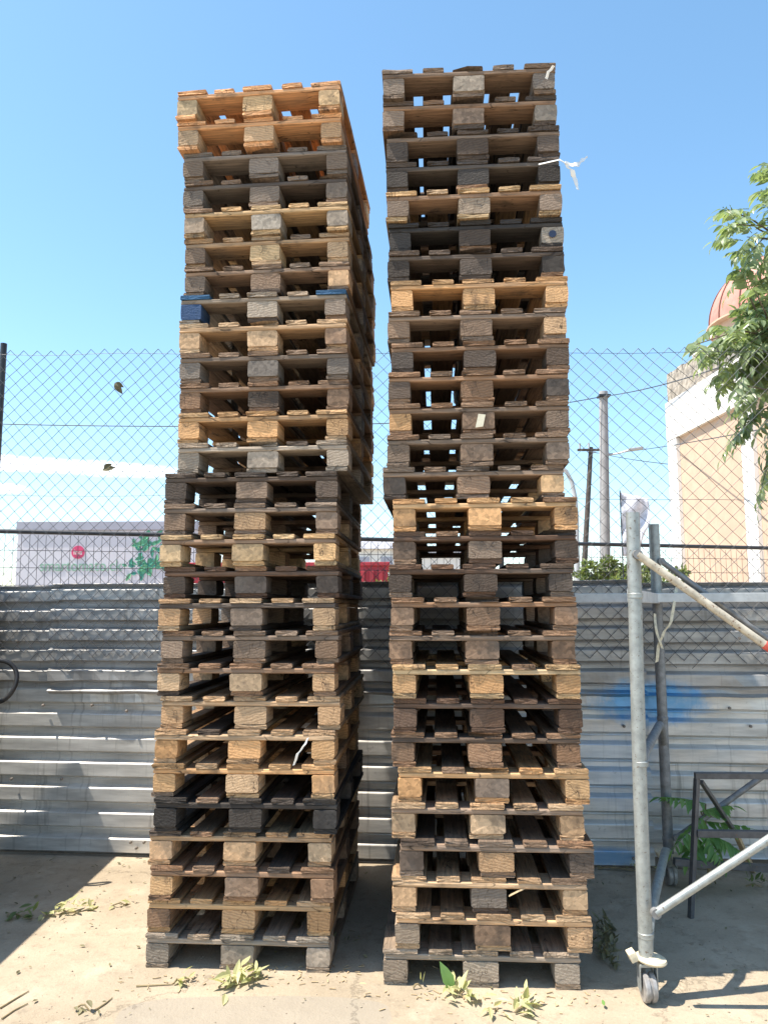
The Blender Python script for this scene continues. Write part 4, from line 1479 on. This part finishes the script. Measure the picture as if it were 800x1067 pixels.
sprig(72, 952, .22, 34, 'wilted pale green branch lying half in shade left of the left stack', ang=.35, ls=.055, spread=.03)
sprig(24, 957, .16, 16, 'dark fallen leaves in the shadow at the left edge', M_BUSH, ls=.055, spread=.03)
sprig(249, 1026, .17, 34, 'large pale green leafy sprig before the middle of the left stack', ang=.5, ls=.07, spread=.032, flat=.5)
sprig(188, 1026, .05, 7, 'small leafy sprig before the left block of the left stack', ls=.05)
sprig(480, 1040, .10, 18, 'pale leafy sprig before the middle of the right stack', ang=-.5, ls=.065, spread=.03, flat=.8)
sprig(546, 1053, .10, 16, 'pale leaf heap right of the pale sprig by the right stack', ang=.6, ls=.06, spread=.025, flat=.7)
sprig(516, 1056, .07, 6, 'yellow wilted leaves between two sprigs in front of the right stack', ls=.05)
sprig(438, 1031, .06, 2, 'two pale curled leaves before the left block of the right stack', ls=.06, flat=.9)
sprig(372, 1043, .02, 1, 'single pale leaf on the ground between the two stacks', twig=False, ls=.05)
sprig(632, 985, .36, 110, 'heap of dull leaves in the shade right of the right stack', M_DRY, ls=.05, ang=1.2, flat=.5, spread=.07)
sprig(130, 944, .12, 10, 'scattered pale leaves touching the left side of the left stack', ls=.045)
sprig(790, 925, .14, 16, 'leafy tuft on the lit ground at the right edge', M_BUSH, ls=.05, flat=.8)
sprig(632, 1059, .02, 1, 'lone green leaf on the ground below the scaffold caster', M_LEAF2, twig=False, ls=.05)
sprig(362, 985, .14, 8, 'dull leaves in the shadow between the stacks', M_DRY, ls=.035, twig=False)
sprig(90, 1055, .09, 5, 'grey dry leaves with a twig at the bottom left', M_DRY, ls=.05)
sprig(655, 908, .35, 22, 'dry leaves along the wall foot right of the right stack', M_WILT, ls=.035, ang=-.09)
b_ = RP[27][0]
mb = MB()
lf = at(463, 1012, 3.36)
root = empty('leaning_leaf', (lf.x, 3.36, 0))
tag(root, 'single upright green leaf leaning in the bottom opening of the right stack', 'leaf')
mb.leaf(Vector((.035, 0, .008)), Vector((-.45, .1, 1)), Vector((.3, -1, .2)), .12, .05, .1)
mb.build('leaf_blade', M_LEAF2, root)
for (pts_, lab) in ((((0, 1051), (18, 1040), (30, 1033)), 'thin dry twig on the lit ground at the left edge'), (((2, 1062), (15, 1053), (29, 1046)), 'dry twig lying parallel at the bottom left corner'),
                    (((99, 1053), (110, 1046), (117, 1040)), 'short bent twig on the ground before the left stack'), (((142, 1028), (162, 1027), (180, 1026)), 'straight thin twig beside the small sprig')):
    pp = [at(a_, c_, Z=.004) for a_, c_ in pts_]
    tag(MB().tube(pp, [.004, .003, .002], 6).build('twig', M_STEM), lab, 'twig', 'twigs on the yard')

# pebbles and crumbs over the yard
peb = MB()
for k in range(900):
    x, y = rnd.uniform(-1.9, 1.9), rnd.uniform(2.75, 4.8)
    s = rnd.choice((.0015, .002, .002, .003, .003, .0045))
    bm_ = bmesh.new()
    bmesh.ops.create_icosphere(bm_, subdivisions=1, radius=s)
    bm_.verts.index_update()
    peb.add([(v.co.x * rnd.uniform(.8, 1.3) + x, v.co.y + y, v.co.z * .7 + s * .5) for v in bm_.verts], [[v.index for v in f.verts] for f in bm_.faces])
    bm_.free()
tag(peb.build('gravel', M_GRIT), 'loose crumbs of grit scattered over the dusty yard', 'gravel', None, 'stuff')

lit = MB()
for k in range(260):
    if k % 3:
        x, y = rnd.uniform(-2.2, 2.2), rnd.uniform(2.75, 4.9)
    else:
        x = rnd.uniform(-2.2, 2.4)
        y = 4.80 - .0956 * x + rnd.gauss(0, .05)
    L_ = rnd.uniform(.010, .030)
    lit.leaf(Vector((x, y, .005)), Vector((rnd.uniform(-1, 1), rnd.uniform(-1, 1), rnd.uniform(0, .2))), Vector((rnd.uniform(-.4, .4), rnd.uniform(-.4, .4), 1)), L_, L_ * .5, -.1)
tag(lit.build('leaf_litter', M_DRY), 'small dry leaf crumbs scattered over the yard and along the wall foot', 'leaf litter', None, 'stuff')

wc = MB()
for k in range(170):
    sx, sy = rnd.choice(((-.64, 3.52), (-.64, 3.50), (.39, 3.36), (.39, 3.34), (-.1, 3.6)))
    x, y = sx + rnd.uniform(-.48, .48), sy - abs(rnd.gauss(0, .07)) + .02
    an, L_ = rnd.uniform(0, 3.14), rnd.uniform(.006, .030)
    wc.box((x, y, .0035), (L_, rnd.uniform(.002, .005), rnd.uniform(.0015, .004)), Matrix.Rotation(an, 3, 'Z'))
tag(wc.build('wood_splinters', M_RAWWOOD), 'tiny wood splinters and bark bits lying at the feet of both stacks', 'splinters', None, 'stuff')
